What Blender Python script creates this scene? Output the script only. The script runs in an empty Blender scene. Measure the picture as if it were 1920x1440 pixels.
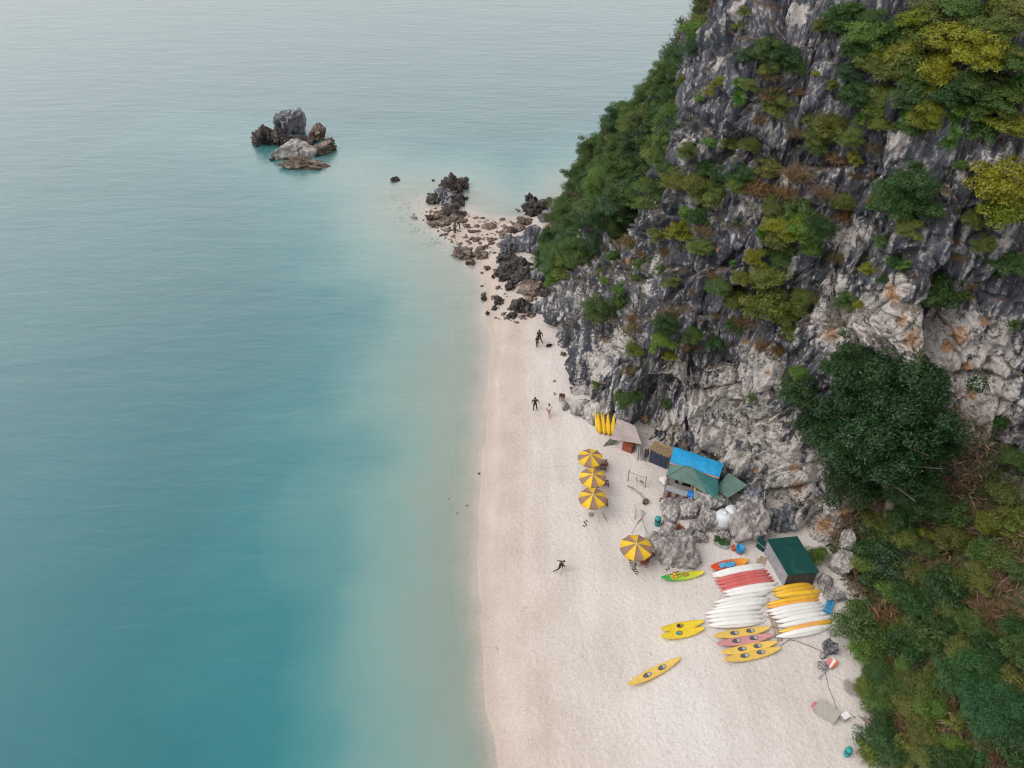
import bpy, bmesh, math, random
import numpy as np
from mathutils import Vector, Matrix, Euler
from mathutils.bvhtree import BVHTree

# ------------------------------------------------------------------ camera, sky, sun, exposure
scene = bpy.context.scene
C = scene.collection
PITCH = math.radians(40.4); CAMH = 55.0; FPX = 1461.0
cam = bpy.data.cameras.new('camera'); camo = bpy.data.objects.new('camera', cam); C.objects.link(camo)
camo.location = (0, 0, CAMH); camo.rotation_euler = (math.pi/2 - PITCH, 0, 0)
cam.sensor_width = 36; cam.lens = FPX/1920*36; cam.clip_start = 0.5; cam.clip_end = 20000
scene.camera = camo

SUN_AZ = math.radians(-108); SUN_EL = math.radians(52)
world = bpy.data.worlds.new('World'); scene.world = world; world.use_nodes = True
wn = world.node_tree.nodes; wl = world.node_tree.links
sky = wn.new('ShaderNodeTexSky'); sky.sky_type = 'NISHITA'; sky.sun_disc = False
sky.sun_elevation = SUN_EL; sky.sun_rotation = SUN_AZ % (2*math.pi)
sky.air_density = 1.0; sky.dust_density = 6.0; sky.ozone_density = 1.0
hs = wn.new('ShaderNodeHueSaturation'); hs.inputs['Saturation'].default_value = 0.22   # milky overcast
wl.new(sky.outputs[0], hs.inputs['Color'])
veil = wn.new('ShaderNodeMix'); veil.data_type = 'RGBA'; veil.inputs[0].default_value = .6; veil.inputs[7].default_value = (6.9, 6.75, 6.65, 1)   # even cloud veil
wl.new(hs.outputs[0], veil.inputs[6])
bg = wn['Background']; bg.inputs['Strength'].default_value = 0.15
wl.new(veil.outputs[2], bg.inputs['Color'])
sun = bpy.data.lights.new('sun', 'SUN'); sun.energy = 1.0; sun.angle = math.radians(45); sun.color = (1.0, 0.95, 0.88)
suno = bpy.data.objects.new('sun', sun); C.objects.link(suno); suno.location = (-40, 40, 90)
sdir = Vector((math.sin(SUN_AZ)*math.cos(SUN_EL), math.cos(SUN_AZ)*math.cos(SUN_EL), math.sin(SUN_EL)))
suno.rotation_euler = sdir.to_track_quat('Z', 'Y').to_euler()
scene.view_settings.view_transform = 'Standard'; scene.view_settings.look = 'None'
scene.view_settings.exposure = 0.0; scene.view_settings.gamma = 1.0
scene.view_settings.use_curve_mapping = False
scene.render.engine = 'CYCLES'
scene.cycles.use_denoising = True
scene.cycles.max_bounces = 4; scene.cycles.diffuse_bounces = 2; scene.cycles.glossy_bounces = 2; scene.cycles.transmission_bounces = 2; scene.cycles.transparent_max_bounces = 4
scene.cycles.use_adaptive_sampling = True; scene.cycles.adaptive_threshold = 0.03; scene.cycles.adaptive_min_samples = 16
scene.cycles.filter_width = 1.15
scene.cycles.use_light_tree = False
scene.cycles.caustics_reflective = False; scene.cycles.caustics_refractive = False

# ------------------------------------------------------------------ small maths helpers
def H3(ix, iy, iz, s):
    h = (ix.astype(np.int64)*374761393 + iy.astype(np.int64)*668265263 + iz.astype(np.int64)*2147483647 + s*974634777) & 0xFFFFFFFF
    h = ((h ^ (h >> 13))*1274126177) & 0xFFFFFFFF
    h = ((h ^ (h >> 16))*2246822519) & 0xFFFFFFFF
    return ((h ^ (h >> 15)) & 0xFFFFFF)/float(0xFFFFFF)
def vnoise(P, s=0):
    i = np.floor(P); f = P - i; f = f*f*f*(f*(f*6-15)+10); i = i.astype(np.int64)
    r = 0
    for a in (0, 1):
        wa = f[:, 0] if a else 1-f[:, 0]
        for b in (0, 1):
            wb = f[:, 1] if b else 1-f[:, 1]
            for c in (0, 1):
                wc = f[:, 2] if c else 1-f[:, 2]
                r = r + wa*wb*wc*H3(i[:, 0]+a, i[:, 1]+b, i[:, 2]+c, s)
    return r*2-1
ROT = np.array(Euler((.6, .5, .8)).to_matrix())
def fbm(P, octs=4, s=0, ridged=False, gain=.5):
    P = np.asarray(P, float); t = 0; a = 1.; n = 0
    for o in range(octs):
        v = vnoise(P, s+o)
        if ridged: v = 1-2*np.abs(v)
        t = t + a*v; n += a; a *= gain; P = (P*2.03) @ ROT
    return t/n
def voro(P, s=0, ctr=False):
    i = np.floor(P).astype(np.int64); n = len(P)
    d1 = np.full(n, 9.); d2 = np.full(n, 9.); cid = np.zeros(n); Q = np.zeros((n, 3))
    for a in (-1, 0, 1):
        for b in (-1, 0, 1):
            for c in (-1, 0, 1):
                x, y, z = i[:, 0]+a, i[:, 1]+b, i[:, 2]+c
                q = np.stack([x+H3(x, y, z, s), y+H3(x, y, z, s+1), z+H3(x, y, z, s+2)], 1)
                d = np.sqrt(((q-P)**2).sum(1)); k = H3(x, y, z, s+3)
                m = d < d1
                d2 = np.where(m, d1, np.minimum(d2, d)); cid = np.where(m, k, cid); d1 = np.where(m, d, d1)
                if ctr: Q[m] = q[m]
    return (d1, d2, cid, Q) if ctr else (d1, d2, cid)
def ray(u, v):
    r = (u-960)/FPX; q = (720-v)/FPX
    return Vector((r, math.cos(PITCH)+q*math.sin(PITCH), -math.sin(PITCH)+q*math.cos(PITCH)))
EYE = Vector((0, 0, CAMH))
def W(u, v, z=0.0):
    "surveyed spot: the point at height z seen in the photograph's direction (u, v)"
    d = ray(u, v); return EYE + d*((CAMH-z)/-d.z)
def ppm(P):
    "photograph pixels per metre at a world point"
    return FPX/(P[1]*math.cos(PITCH)-(P[2]-CAMH)*math.sin(PITCH))

# ------------------------------------------------------------------ beach and sea bed heights
SHY = np.array([-60, 0, 18, 24, 29, 38, 47, 58, 72, 81, 88, 93, 97, 101, 106, 115, 130, 160, 400.])
SHX = np.array([4, 2, .6, -.6, -1.9, -2.8, -3.0, -2.9, -2.4, -3.2, -4.6, -5.6, -4.5, 0, 6, 14, 30, 60, 300.])
SPL = [(1, 95, .45), (-5, 98, .22), (-9.5, 102.5, .12), (-13, 107, -.15), (-24, 116, -1.25), (-36, 122, -2.2), (-60, 134, -3)]
def seg_field(x, y):
    best = np.full(x.shape, -9.)
    for (x0, y0, h0), (x1, y1, h1) in zip(SPL[:-1], SPL[1:]):
        dx, dy = x1-x0, y1-y0; L2 = dx*dx+dy*dy
        t = np.clip(((x-x0)*dx+(y-y0)*dy)/L2, 0, 1)
        d = np.hypot(x-x0-t*dx, y-y0-t*dy)
        best = np.maximum(best, h0+(h1-h0)*t-.055*np.maximum(d-1.0, 0)**1.35)
    return best
def hb(x, y):
    x = np.asarray(x, float); y = np.asarray(y, float)
    xs = (np.interp(y-2, SHY, SHX)+np.interp(y, SHY, SHX)+np.interp(y+2, SHY, SHX))/3
    P = np.stack([x.ravel()*.09, y.ravel()*.09, np.zeros(x.size)], 1)
    n = fbm(P, 3, 5).reshape(x.shape); n2 = fbm(P*2.7, 3, 9).reshape(x.shape)
    s = x-xs+n2*.7
    up = 1.75*(1-np.exp(-np.maximum(s, 0)*.1))+.02*np.maximum(s, 0)
    dn = -(.105+.045*np.clip((62-y)/30, 0, 1))*np.maximum(-s, 0)**1.12*(1+.3*n)-.35*np.maximum(n, 0)*np.clip(-s/9, 0, 1)
    h = np.where(s > 0, up, dn)
    h = np.maximum(h, seg_field(x, y)+n2*.12)
    return np.maximum(h, -8)
HX0, HY0, HST = -60., 0., .5
HG = hb(*np.meshgrid(np.arange(HX0, 61, HST), np.arange(HY0, 151, HST)))
def hb1(x, y):
    fx = min(max((x-HX0)/HST, 0), HG.shape[1]-1.01); fy = min(max((y-HY0)/HST, 0), HG.shape[0]-1.01); i = int(fx); j = int(fy); a = fx-i; b = fy-j
    return float((HG[j, i]*(1-a)+HG[j, i+1]*a)*(1-b)+(HG[j+1, i]*(1-a)+HG[j+1, i+1]*a)*b)
def G(u, v, dz=0.0):
    z = 1.0
    for _ in range(5):
        p = W(u, v, z); z = hb1(p.x, p.y)
    p = W(u, v, z); p.z += dz
    return p

# ------------------------------------------------------------------ materials
MATS = {}
class NT:
    def __init__(s, name):
        s.m = bpy.data.materials.new(name); s.m.use_nodes = True
        s.t = s.m.node_tree; s.N = s.t.nodes; s.b = s.N['Principled BSDF']; s.out = s.N['Material Output']
    def n(s, typ, **kw):
        x = s.N.new(typ)
        for k, v in kw.items():
            if k.startswith('i_'):
                x.inputs[int(k[2:]) if k[2:].isdigit() else k[2:]].default_value = v
            else: setattr(x, k, v)
        return x
    def l(s, a, b): s.t.links.new(a, b)
    def coord(s, kind='Object', scale=(1, 1, 1), rot=(0, 0, 0)):
        tc = s.n('ShaderNodeTexCoord'); mp = s.n('ShaderNodeMapping')
        mp.inputs['Scale'].default_value = scale; mp.inputs['Rotation'].default_value = rot
        s.l(tc.outputs[kind], mp.inputs['Vector']); return mp.outputs[0]
    def noise(s, vec, scale, detail=4, rough=.55, dist=0):
        x = s.n('ShaderNodeTexNoise'); x.inputs['Scale'].default_value = scale; x.inputs['Detail'].default_value = detail
        x.inputs['Roughness'].default_value = rough; x.inputs['Distortion'].default_value = dist
        if vec is not None: s.l(vec, x.inputs['Vector'])
        return x.outputs['Fac']
    def ramp(s, fac, stops):
        x = s.n('ShaderNodeValToRGB'); e = x.color_ramp.elements
        while len(e) < len(stops): e.new(.5)
        for k, (p, c) in enumerate(stops):
            e[k].position = p; e[k].color = (*c, 1) if len(c) == 3 else c
        s.l(fac, x.inputs[0]); return x.outputs[0]
    def mix(s, fac, a, b, typ='MIX'):
        x = s.n('ShaderNodeMix', data_type='RGBA', blend_type=typ)
        for sock, val in ((x.inputs[0], fac), (x.inputs[6], a), (x.inputs[7], b)):
            if hasattr(val, 'is_linked'): s.l(val, sock)
            elif isinstance(val, (int, float)): sock.default_value = val
            else: sock.default_value = (*val, 1) if len(val) == 3 else val
        return x.outputs[2]
    def math(s, op, a, b=None, clamp=False):
        x = s.n('ShaderNodeMath', operation=op, use_clamp=clamp)
        for k, val in enumerate((a, b)):
            if val is None: continue
            if hasattr(val, 'is_linked'): s.l(val, x.inputs[k])
            else: x.inputs[k].default_value = val
        return x.outputs[0]
    def bump(s, h, strength=.5, dist=.1, normal=None):
        x = s.n('ShaderNodeBump'); x.inputs['Strength'].default_value = strength; x.inputs['Distance'].default_value = dist
        s.l(h, x.inputs['Height'])
        if normal is not None: s.l(normal, x.inputs['Normal'])
        return x.outputs[0]
def wr(c): return tuple(c)+(1,)
def paint(name, col, rough=.6, vary=.18, scale=3.0, bump=0.0, bscale=20, dirt=None, metal=0, kind='Object'):
    if name in MATS: return MATS[name]
    t = NT(name); v = t.coord(kind)
    f = t.noise(v, scale, 5, .6)
    lo = tuple(max(0, x*(1-vary)) for x in col); hi = tuple(min(.95, x*(1+vary)) for x in col)
    c = t.ramp(f, [(.3, lo), (.7, hi)])
    oi = t.n('ShaderNodeObjectInfo'); c = t.mix(1.0, c, t.ramp(oi.outputs['Random'], [(0, (.9, .9, .9)), (1, (1.05, 1.05, 1.05))]), 'MULTIPLY')   # each piece has faded its own way
    if dirt:
        f2 = t.ramp(t.noise(v, scale*.6, 6, .7, .4), [(.5, (0, 0, 0)), (.75, (1, 1, 1))])
        c = t.mix(t.math('MULTIPLY', f2, .5), c, dirt)
    t.l(c, t.b.inputs['Base Color']); t.b.inputs['Roughness'].default_value = rough; t.b.inputs['Metallic'].default_value = metal
    if bump: t.l(t.bump(t.noise(v, bscale, 3), bump, .02), t.b.inputs['Normal'])
    MATS[name] = t.m; return t.m

# sand
t = NT('sand'); v = t.coord('Object')
at = t.n('ShaderNodeAttribute', attribute_name='shore')        # metres above the water line
big = t.noise(v, .12, 2); fine = t.noise(v, 6.0, 2, .7)
dry = t.mix(t.ramp(big, [(.35, (0, 0, 0)), (.65, (1, 1, 1))]), (.61, .555, .522), (.675, .63, .605))
tan = t.mix(t.ramp(t.noise(v, .35, 3), [(.35, (0, 0, 0)), (.7, (1, 1, 1))]), (.525, .445, .395), (.59, .515, .47))
k = t.ramp(t.math('ADD', at.outputs['Fac'], t.math('MULTIPLY', t.noise(v, .25, 3), .5)), [(.0, (0, 0, 0)), (.6, (0, 0, 0)), (1.0, (1, 1, 1))])
c = t.mix(k, tan, dry)
wet = t.ramp(at.outputs['Fac'], [(.0, (.3, .3, .3)), (.02, (.8, .8, .8)), (.04, (.8, .8, .8)), (.13, (0, 0, 0))])
c = t.mix(wet, c, (.50, .425, .37))
trail = t.ramp(t.noise(t.coord('Object', (.55, .05, 1), (0, 0, -.05)), 1.0, 4, .6, .6), [(.35, (.93, .925, .92)), (.6, (1.02, 1.02, 1.02))])     # trodden lanes along the beach
c = t.mix(1.0, c, trail, 'MULTIPLY')
speck = t.ramp(fine, [(.32, (.88, .87, .86)), (.5, (1, 1, 1)), (.75, (1.06, 1.06, 1.06))])
c = t.mix(1.0, c, speck, 'MULTIPLY')
litter = t.ramp(t.noise(v, 2.4, 2, .5), [(.70, (1, 1, 1)), (.76, (.72, .62, .55))])
c = t.mix(.7, c, t.mix(.8, litter, litter), 'MULTIPLY')
t.l(c, t.b.inputs['Base Color']); t.b.inputs['Roughness'].default_value = .95; t.b.inputs['Specular IOR Level'].default_value = .15
vo = t.n('ShaderNodeTexVoronoi', feature='SMOOTH_F1'); vo.inputs['Scale'].default_value = 2.8; t.l(v, vo.inputs['Vector'])
h = t.math('ADD', t.math('MULTIPLY', vo.outputs['Distance'], .8), t.math('MULTIPLY', t.noise(v, 4.4, 3, .65), 1.0))
drym = t.ramp(at.outputs['Fac'], [(.0, (0, 0, 0)), (.10, (.02, .02, .02)), (.35, (1, 1, 1))])
t.l(t.bump(t.math('MULTIPLY', h, drym), .55, .13), t.b.inputs['Normal'])
MATS['sand'] = t.m

# sea: murky body colour thickens with depth, sky mirrored on small ripples
t = NT('sea_water'); v = t.coord('Object')
at = t.n('ShaderNodeAttribute', attribute_name='depth')
N = t.N; N.remove(t.b)
hz = t.noise(v, .035, 3)
dep = t.math('MULTIPLY', at.outputs['Fac'], t.math('ADD', t.math('MULTIPLY', hz, .8), .6))
alpha = t.math('SUBTRACT', 1.0, t.math('POWER', math.e, t.math('MULTIPLY', dep, -1.7)))
body = t.ramp(t.math('MULTIPLY', dep, .2), [(0, (.38, .43, .37)), (.10, (.33, .415, .37)), (.24, (.20, .345, .33)), (.42, (.075, .24, .255)), (.62, (.020, .180, .208)), (1, (.010, .145, .175))])
cloud = t.ramp(t.noise(t.coord('Object', (1, .5, 1), (0, 0, .35)), .05, 4, .5, .6), [(.35, (.9, .94, .95)), (.65, (1.08, 1.05, 1.03))])
body = t.mix(1.0, body, cloud, 'MULTIPLY')
df = t.n('ShaderNodeBsdfDiffuse'); t.l(body, df.inputs[0])
tr = t.n('ShaderNodeBsdfTransparent'); tint = t.ramp(t.math('MULTIPLY', dep, 1.2), [(0, (1, 1, 1)), (1, (.62, .92, .88))]); t.l(tint, tr.inputs[0])
m1 = t.n('ShaderNodeMixShader'); t.l(alpha, m1.inputs[0]); t.l(tr.outputs[0], m1.inputs[1]); t.l(df.outputs[0], m1.inputs[2])
gl = t.n('ShaderNodeBsdfGlossy'); gl.inputs['Roughness'].default_value = .26; gl.inputs[0].default_value = (1, 1, 1, 1)
w1 = t.noise(t.coord('Object', (.16, .55, 1), (0, 0, .22)), 1.0, 2, .55, .4)
w2 = t.noise(t.coord('Object', (.7, 1.7, 1), (0, 0, -.15)), 1.0, 2, .6)
w3 = t.noise(t.coord('Object', (.05, .13, 1), (0, 0, .5)), 1.0, 1)
hh = t.math('ADD', t.math('ADD', t.math('MULTIPLY', w1, .30), t.math('MULTIPLY', w2, .08)), t.math('MULTIPLY', w3, .5))
nb = t.bump(hh, .30, 1.0)
t.l(nb, gl.inputs['Normal'])
geo = t.n('ShaderNodeNewGeometry'); dt = t.n('ShaderNodeVectorMath', operation='DOT_PRODUCT'); t.l(nb, dt.inputs[0]); t.l(geo.outputs['Incoming'], dt.inputs[1])
cosv = t.math('MINIMUM', t.math('ABSOLUTE', dt.outputs['Value']), 1.0)
fres = t.math('ADD', .02, t.math('MULTIPLY', .98, t.math('POWER', t.math('SUBTRACT', 1.0, cosv), 2.0)))
m2 = t.n('ShaderNodeMixShader'); t.l(fres, m2.inputs[0]); t.l(m1.outputs[0], m2.inputs[1]); t.l(gl.outputs[0], m2.inputs[2])
t.l(m2.outputs[0], t.out.inputs['Surface']); MATS['sea'] = t.m

# limestone
def rock_mat(name, attr, dark=(.075, .075, .09), mid=(.21, .205, .215), pale=(.46, .415, .385), ochre=(.42, .22, .10), bias=0.0, warm=0.0, s=1.0):
    t = NT(name); v = t.coord('Object')
    st = t.noise(t.coord('Object', (1.5*s, 1.5*s, .13*s), (.08, -.1, 0)), 1.0, 4, .66, .35)      # rain streaks
    bl = t.noise(v, .22*s, 3, .6, .3); fi = t.noise(v, 2.6*s, 4, .65); spk = t.noise(v, 9*s, 2, .6)
    f = t.math('ADD', t.math('MULTIPLY', st, .62), t.math('MULTIPLY', bl, .38))
    f = t.math('ADD', f, bias)
    c = t.ramp(f, [(.40, dark), (.50, tuple(.5*(a+b) for a, b in zip(dark, mid))), (.555, mid), (.63, tuple(.62*(a+b) for a, b in zip(mid, pale)))])
    if attr:
        ap = t.n('ShaderNodeAttribute', attribute_name='pale'); ao = t.n('ShaderNodeAttribute', attribute_name='ochre'); asl = t.n('ShaderNodeAttribute', attribute_name='soil')
        pk = t.ramp(t.math('ADD', ap.outputs['Fac'], t.math('MULTIPLY', t.math('SUBTRACT', t.math('ADD', t.math('MULTIPLY', st, .6), t.math('MULTIPLY', fi, .4)),   .46), 4.2)), [(.32, (0, 0, 0)), (.65, (1, 1, 1))])
        c = t.mix(pk, c, t.ramp(fi, [(.3, tuple(x*.72 for x in pale)), (.55, pale), (.75, tuple(min(.6, x*1.22) for x in pale))]))
        ok = t.ramp(t.math('ADD', ao.outputs['Fac'], t.math('MULTIPLY', t.math('SUBTRACT', fi, .5), 1.6)), [(.45, (0, 0, 0)), (.8, (1, 1, 1))])
        c = t.mix(t.math('MULTIPLY', ok, .85), c, t.ramp(spk, [(.35, tuple(x*.8 for x in ochre)), (.7, tuple(x*1.25 for x in ochre))]))
        # leaf litter and soil lie on the ledges and the foot slope
        geo = t.n('ShaderNodeNewGeometry'); sx = t.n('ShaderNodeSeparateXYZ'); t.l(geo.outputs['Normal'], sx.inputs[0])
        led = t.ramp(t.math('ADD', sx.outputs['Z'], t.math('MULTIPLY', t.math('SUBTRACT', fi, .5), .7)), [(.74, (0, 0, 0)), (.92, (1, 1, 1))])
        sk = t.math('MAXIMUM', t.math('MULTIPLY', led, .75), asl.outputs['Fac'])
        soil = t.ramp(t.noise(v, 1.7, 6, .7, .5), [(.3, (.05, .042, .035)), (.5, (.12, .085, .06)), (.62, (.22, .13, .08)), (.75, (.24, .18, .13))])
        c = t.mix(sk, c, soil)
    elif warm:
        wk = t.ramp(t.noise(v, .8*s, 5, .6, .4), [(.45, (0, 0, 0)), (.65, (1, 1, 1))])
        c = t.mix(t.math('MULTIPLY', wk, warm), c, t.ramp(fi, [(.3, (.10, .062, .042)), (.7, (.30, .19, .125))]))
    c = t.mix(.85, c, t.ramp(spk, [(.3, (.62, .62, .64)), (.55, (1, 1, 1)), (.75, (1.2, 1.2, 1.2))]), 'MULTIPLY')
    t.l(c, t.b.inputs['Base Color']); t.b.inputs['Roughness'].default_value = .92; t.b.inputs['Specular IOR Level'].default_value = .2
    hgt = t.math('ADD', t.math('ADD', t.math('MULTIPLY', st, .6), t.math('MULTIPLY', fi, .5)), t.math('MULTIPLY', spk, .16))
    t.l(t.bump(hgt, .9, .22/s), t.b.inputs['Normal']); MATS[name] = t.m; return t.m
rock_mat('cliff_rock', True, dark=(.046, .049, .064), mid=(.165, .170, .196), pale=(.55, .51, .485), bias=0.0)
rock_mat('grey_boulder', False, dark=(.12, .115, .12), mid=(.36, .335, .325), pale=(.56, .51, .475), bias=.05, s=2.2)
rock_mat('dark_rock', False, dark=(.035, .033, .035), mid=(.10, .092, .09), pale=(.24, .21, .19), bias=0, warm=.22, s=2.6)
rock_mat('brown_rock', False, dark=(.06, .045, .038), mid=(.17, .138, .12), pale=(.38, .31, .265), bias=.05, warm=.42, s=2.6)
rock_mat('blue_rock', False, dark=(.06, .063, .078), mid=(.20, .205, .23), pale=(.46, .45, .46), bias=.03, s=2.4)

# foliage: the tint is the plant's own (object colour), leaves differ from one another
t = NT('foliage')
oi = t.n('ShaderNodeObjectInfo'); geo = t.n('ShaderNodeNewGeometry')
rnd = geo.outputs['Random Per Island']
b = t.ramp(rnd, [(0, (.72, .74, .66)), (.5, (1, 1, 1)), (.85, (1.2, 1.18, 1.1)), (1, (1.5, 1.32, 1.1))])
c = t.mix(1.0, oi.outputs['Color'], b, 'MULTIPLY')
df = t.n('ShaderNodeBsdfDiffuse'); tl = t.n('ShaderNodeBsdfTranslucent'); gs = t.n('ShaderNodeBsdfGlossy'); gs.inputs['Roughness'].default_value = .45
t.l(c, df.inputs[0]); t.l(t.mix(1.0, c, (1.3, 1.5, .6), 'MULTIPLY'), tl.inputs[0])
ma = t.n('ShaderNodeMixShader'); ma.inputs[0].default_value = .3; t.l(df.outputs[0], ma.inputs[1]); t.l(tl.outputs[0], ma.inputs[2])
mb = t.n('ShaderNodeMixShader'); mb.inputs[0].default_value = .035; t.l(ma.outputs[0], mb.inputs[1]); t.l(gs.outputs[0], mb.inputs[2])
t.l(mb.outputs[0], t.out.inputs['Surface']); t.N.remove(t.b); MATS['leaf'] = t.m
# ground cover: tint per blade from a colour attribute
t = NT('ground_cover'); a = t.n('ShaderNodeAttribute', attribute_name='tint')
t.l(a.outputs['Color'], t.b.inputs['Base Color']); t.b.inputs['Roughness'].default_value = .8; t.b.inputs['Specular IOR Level'].default_value = .15
MATS['cover'] = t.m
paint('bark', (.20, .165, .13), .9, .35, 6, .5, 30)

# ------------------------------------------------------------------ object helpers
def tag(o, label=None, cat=None, group=None, kind=None):
    for k, val in (('label', label), ('category', cat), ('group', group), ('kind', kind)):
        if val: o[k] = val
    return o
def empty(name, loc, rz=0):
    o = bpy.data.objects.new(name, None); C.objects.link(o); o.location = loc; o.rotation_euler = (0, 0, rz)
    o.empty_display_size = .1; return o
def link(name, me, parent=None, loc=None, rot=None, scale=None):
    o = bpy.data.objects.new(name, me); C.objects.link(o)
    if parent: o.parent = parent
    if loc is not None: o.location = loc
    if rot is not None: o.rotation_euler = rot
    if scale is not None: o.scale = scale
    return o
def np_mesh(name, V, F, mat, smooth=False, tri=False):
    me = bpy.data.meshes.new(name); V = np.asarray(V, np.float32); F = np.asarray(F, np.int32); k = F.shape[1]
    me.vertices.add(len(V)); me.vertices.foreach_set('co', V.ravel())
    me.loops.add(F.size); me.loops.foreach_set('vertex_index', F.ravel())
    me.polygons.add(len(F)); me.polygons.foreach_set('loop_start', np.arange(0, F.size, k, dtype=np.int32))
    me.update(calc_edges=True); me.validate()
    if smooth: me.polygons.foreach_set('use_smooth', np.ones(len(me.polygons), bool))
    me.materials.append(MATS[mat] if isinstance(mat, str) else mat); return me
def fattr(me, name, arr):
    a = me.attributes.new(name, 'FLOAT', 'POINT'); a.data.foreach_set('value', np.asarray(arr, np.float32))
def cattr(me, name, arr):
    a = me.attributes.new(name, 'FLOAT_COLOR', 'POINT'); a.data.foreach_set('color', np.asarray(arr, np.float32).ravel())
class MB:
    def __init__(s): s.v = []; s.f = []
    def add(s, vs, fs):
        o = len(s.v); s.v += [tuple(x) for x in vs]; s.f += [tuple(i+o for i in q) for q in fs]; return s
    def box(s, c, d, rot=None):
        c = Vector(c); hx, hy, hz = d[0]/2, d[1]/2, d[2]/2
        vs = [Vector((x, y, z)) for z in (-hz, hz) for x, y in ((-hx, -hy), (hx, -hy), (hx, hy), (-hx, hy))]
        if rot is not None: m = Euler(rot).to_matrix(); vs = [m @ q for q in vs]
        return s.add([c+q for q in vs], [(3, 2, 1, 0), (4, 5, 6, 7), (0, 1, 5, 4), (1, 2, 6, 5), (2, 3, 7, 6), (3, 0, 4, 7)])
    def tube(s, pts, r, n=6):
        pts = [Vector(p) for p in pts]; rs = r if isinstance(r, (list, tuple)) else [r]*len(pts); vs = []; fs = []
        for i, p in enumerate(pts):
            d = (pts[min(i+1, len(pts)-1)]-pts[max(i-1, 0)]).normalized()
            a = d.orthogonal().normalized() if i == 0 else (a-d*a.dot(d)).normalized()
            b = d.cross(a)
            vs += [p+(a*math.cos(2*math.pi*k/n)+b*math.sin(2*math.pi*k/n))*rs[i] for k in range(n)]
        for i in range(len(pts)-1):
            fs += [(i*n+k, i*n+(k+1) % n, (i+1)*n+(k+1) % n, (i+1)*n+k) for k in range(n)]
        fs += [tuple(range(n))[::-1], tuple(range((len(pts)-1)*n, len(pts)*n))]
        return s.add(vs, fs)
    def lathe(s, prof, n=20, c=(0, 0, 0)):
        vs = []; fs = []; m = len(prof); c = Vector(c)
        for r, z in prof: vs += [c+Vector((r*math.cos(2*math.pi*k/n), r*math.sin(2*math.pi*k/n), z)) for k in range(n)]
        for i in range(m-1): fs += [(i*n+k, i*n+(k+1) % n, (i+1)*n+(k+1) % n, (i+1)*n+k) for k in range(n)]
        fs += [tuple(range(n))[::-1], tuple(range((m-1)*n, m*n))]
        return s.add(vs, fs)
    def slab(s, pts, th):
        pts = [Vector(p) for p in pts]; n = (pts[1]-pts[0]).cross(pts[2]-pts[0]).normalized()
        if n.z < 0: n = -n
        k = len(pts); low = [p-n*th for p in pts]
        return s.add(pts+low, [tuple(range(k)), tuple(range(k, 2*k))[::-1]]+[(i, (i+1) % k, (i+1) % k+k, i+k) for i in range(k)])
    def sheet(s, nu, nv, fn, th=0):
        vs = [fn(i/nu, j/nv) for j in range(nv+1) for i in range(nu+1)]; w = nu+1
        fs = [(j*w+i, j*w+i+1, (j+1)*w+i+1, (j+1)*w+i) for j in range(nv) for i in range(nu)]
        if th:
            k = len(vs); vs = vs+[Vector(p)-Vector((0, 0, th)) for p in vs]; fs = fs+[tuple(x+k for x in q[::-1]) for q in fs]
            rim = [i for i in range(w)]+[j*w+nu for j in range(1, nv+1)]+[nv*w+i for i in range(nu-1, -1, -1)]+[j*w for j in range(nv-1, 0, -1)]
            fs += [(rim[i], rim[(i+1) % len(rim)], rim[(i+1) % len(rim)]+k, rim[i]+k) for i in range(len(rim))]
        return s.add(vs, fs)
    def mesh(s, name, mat, smooth=False):
        me = bpy.data.meshes.new(name); me.from_pydata(s.v, [], s.f); me.update()
        bm = bmesh.new(); bm.from_mesh(me); bmesh.ops.recalc_face_normals(bm, faces=bm.faces); bm.to_mesh(me); bm.free()
        if smooth: me.polygons.foreach_set('use_smooth', [True]*len(me.polygons))
        me.materials.append(MATS[mat] if isinstance(mat, str) else mat); return me
    def build(s, name, mat, parent=None, smooth=False, loc=None, rot=None):
        return link(name, s.mesh(name, mat, smooth), parent, loc, rot)
ORD = ['first', 'second', 'third', 'fourth', 'fifth', 'sixth', 'seventh', 'eighth', 'ninth', 'tenth', 'eleventh', 'twelfth', 'thirteenth', 'fourteenth', 'fifteenth']
# ================================================================== SETTING: sand, sea, cliff
def grid(xs, ys, zf):
    X, Y = np.meshgrid(xs, ys); Z = zf(X, Y)
    V = np.stack([X.ravel(), Y.ravel(), Z.ravel()], 1); nx = len(xs); ny = len(ys)
    i = np.arange(nx-1)[None, :]+np.arange(ny-1)[:, None]*nx; i = i.ravel()
    return V, np.stack([i, i+1, i+nx+1, i+nx], 1)
def spread_axis(lo, hi, step, far_lo, far_hi, k=14):
    a = np.arange(lo, hi+1e-6, step)
    l = lo-np.geomspace(step, lo-far_lo, k)[::-1]; r = hi+np.geomspace(step, far_hi-hi, k)
    return np.concatenate([l, a, r])
xs = spread_axis(-30, 32, .35, -6000, 6000); ys = spread_axis(14, 128, .35, -6000, 9000)
def sand_z(X, Y):
    h = hb(X, Y)
    P = np.stack([X.ravel()*.55, Y.ravel()*.55, np.zeros(X.size)], 1)
    return h+(fbm(P, 3, 21).reshape(X.shape)*.05)*np.clip(h*2, 0, 1)
V, F = grid(xs, ys, sand_z)
me = np_mesh('sand_beach', V, F, 'sand', True); fattr(me, 'shore', np.clip(V[:, 2], -1, 3)/1.6)
tag(link('sand_beach', me), kind='structure')
xs = spread_axis(-140, 40, .8, -6000, 6000); ys = spread_axis(10, 240, .8, -6000, 9000)
V, F = grid(xs, ys, lambda X, Y: np.zeros_like(X))
me = np_mesh('sea', V, F, 'sea', True); fattr(me, 'depth', np.clip(-hb(V[:, 0], V[:, 1]), 0, 8))
tag(link('sea', me), kind='structure')

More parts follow.
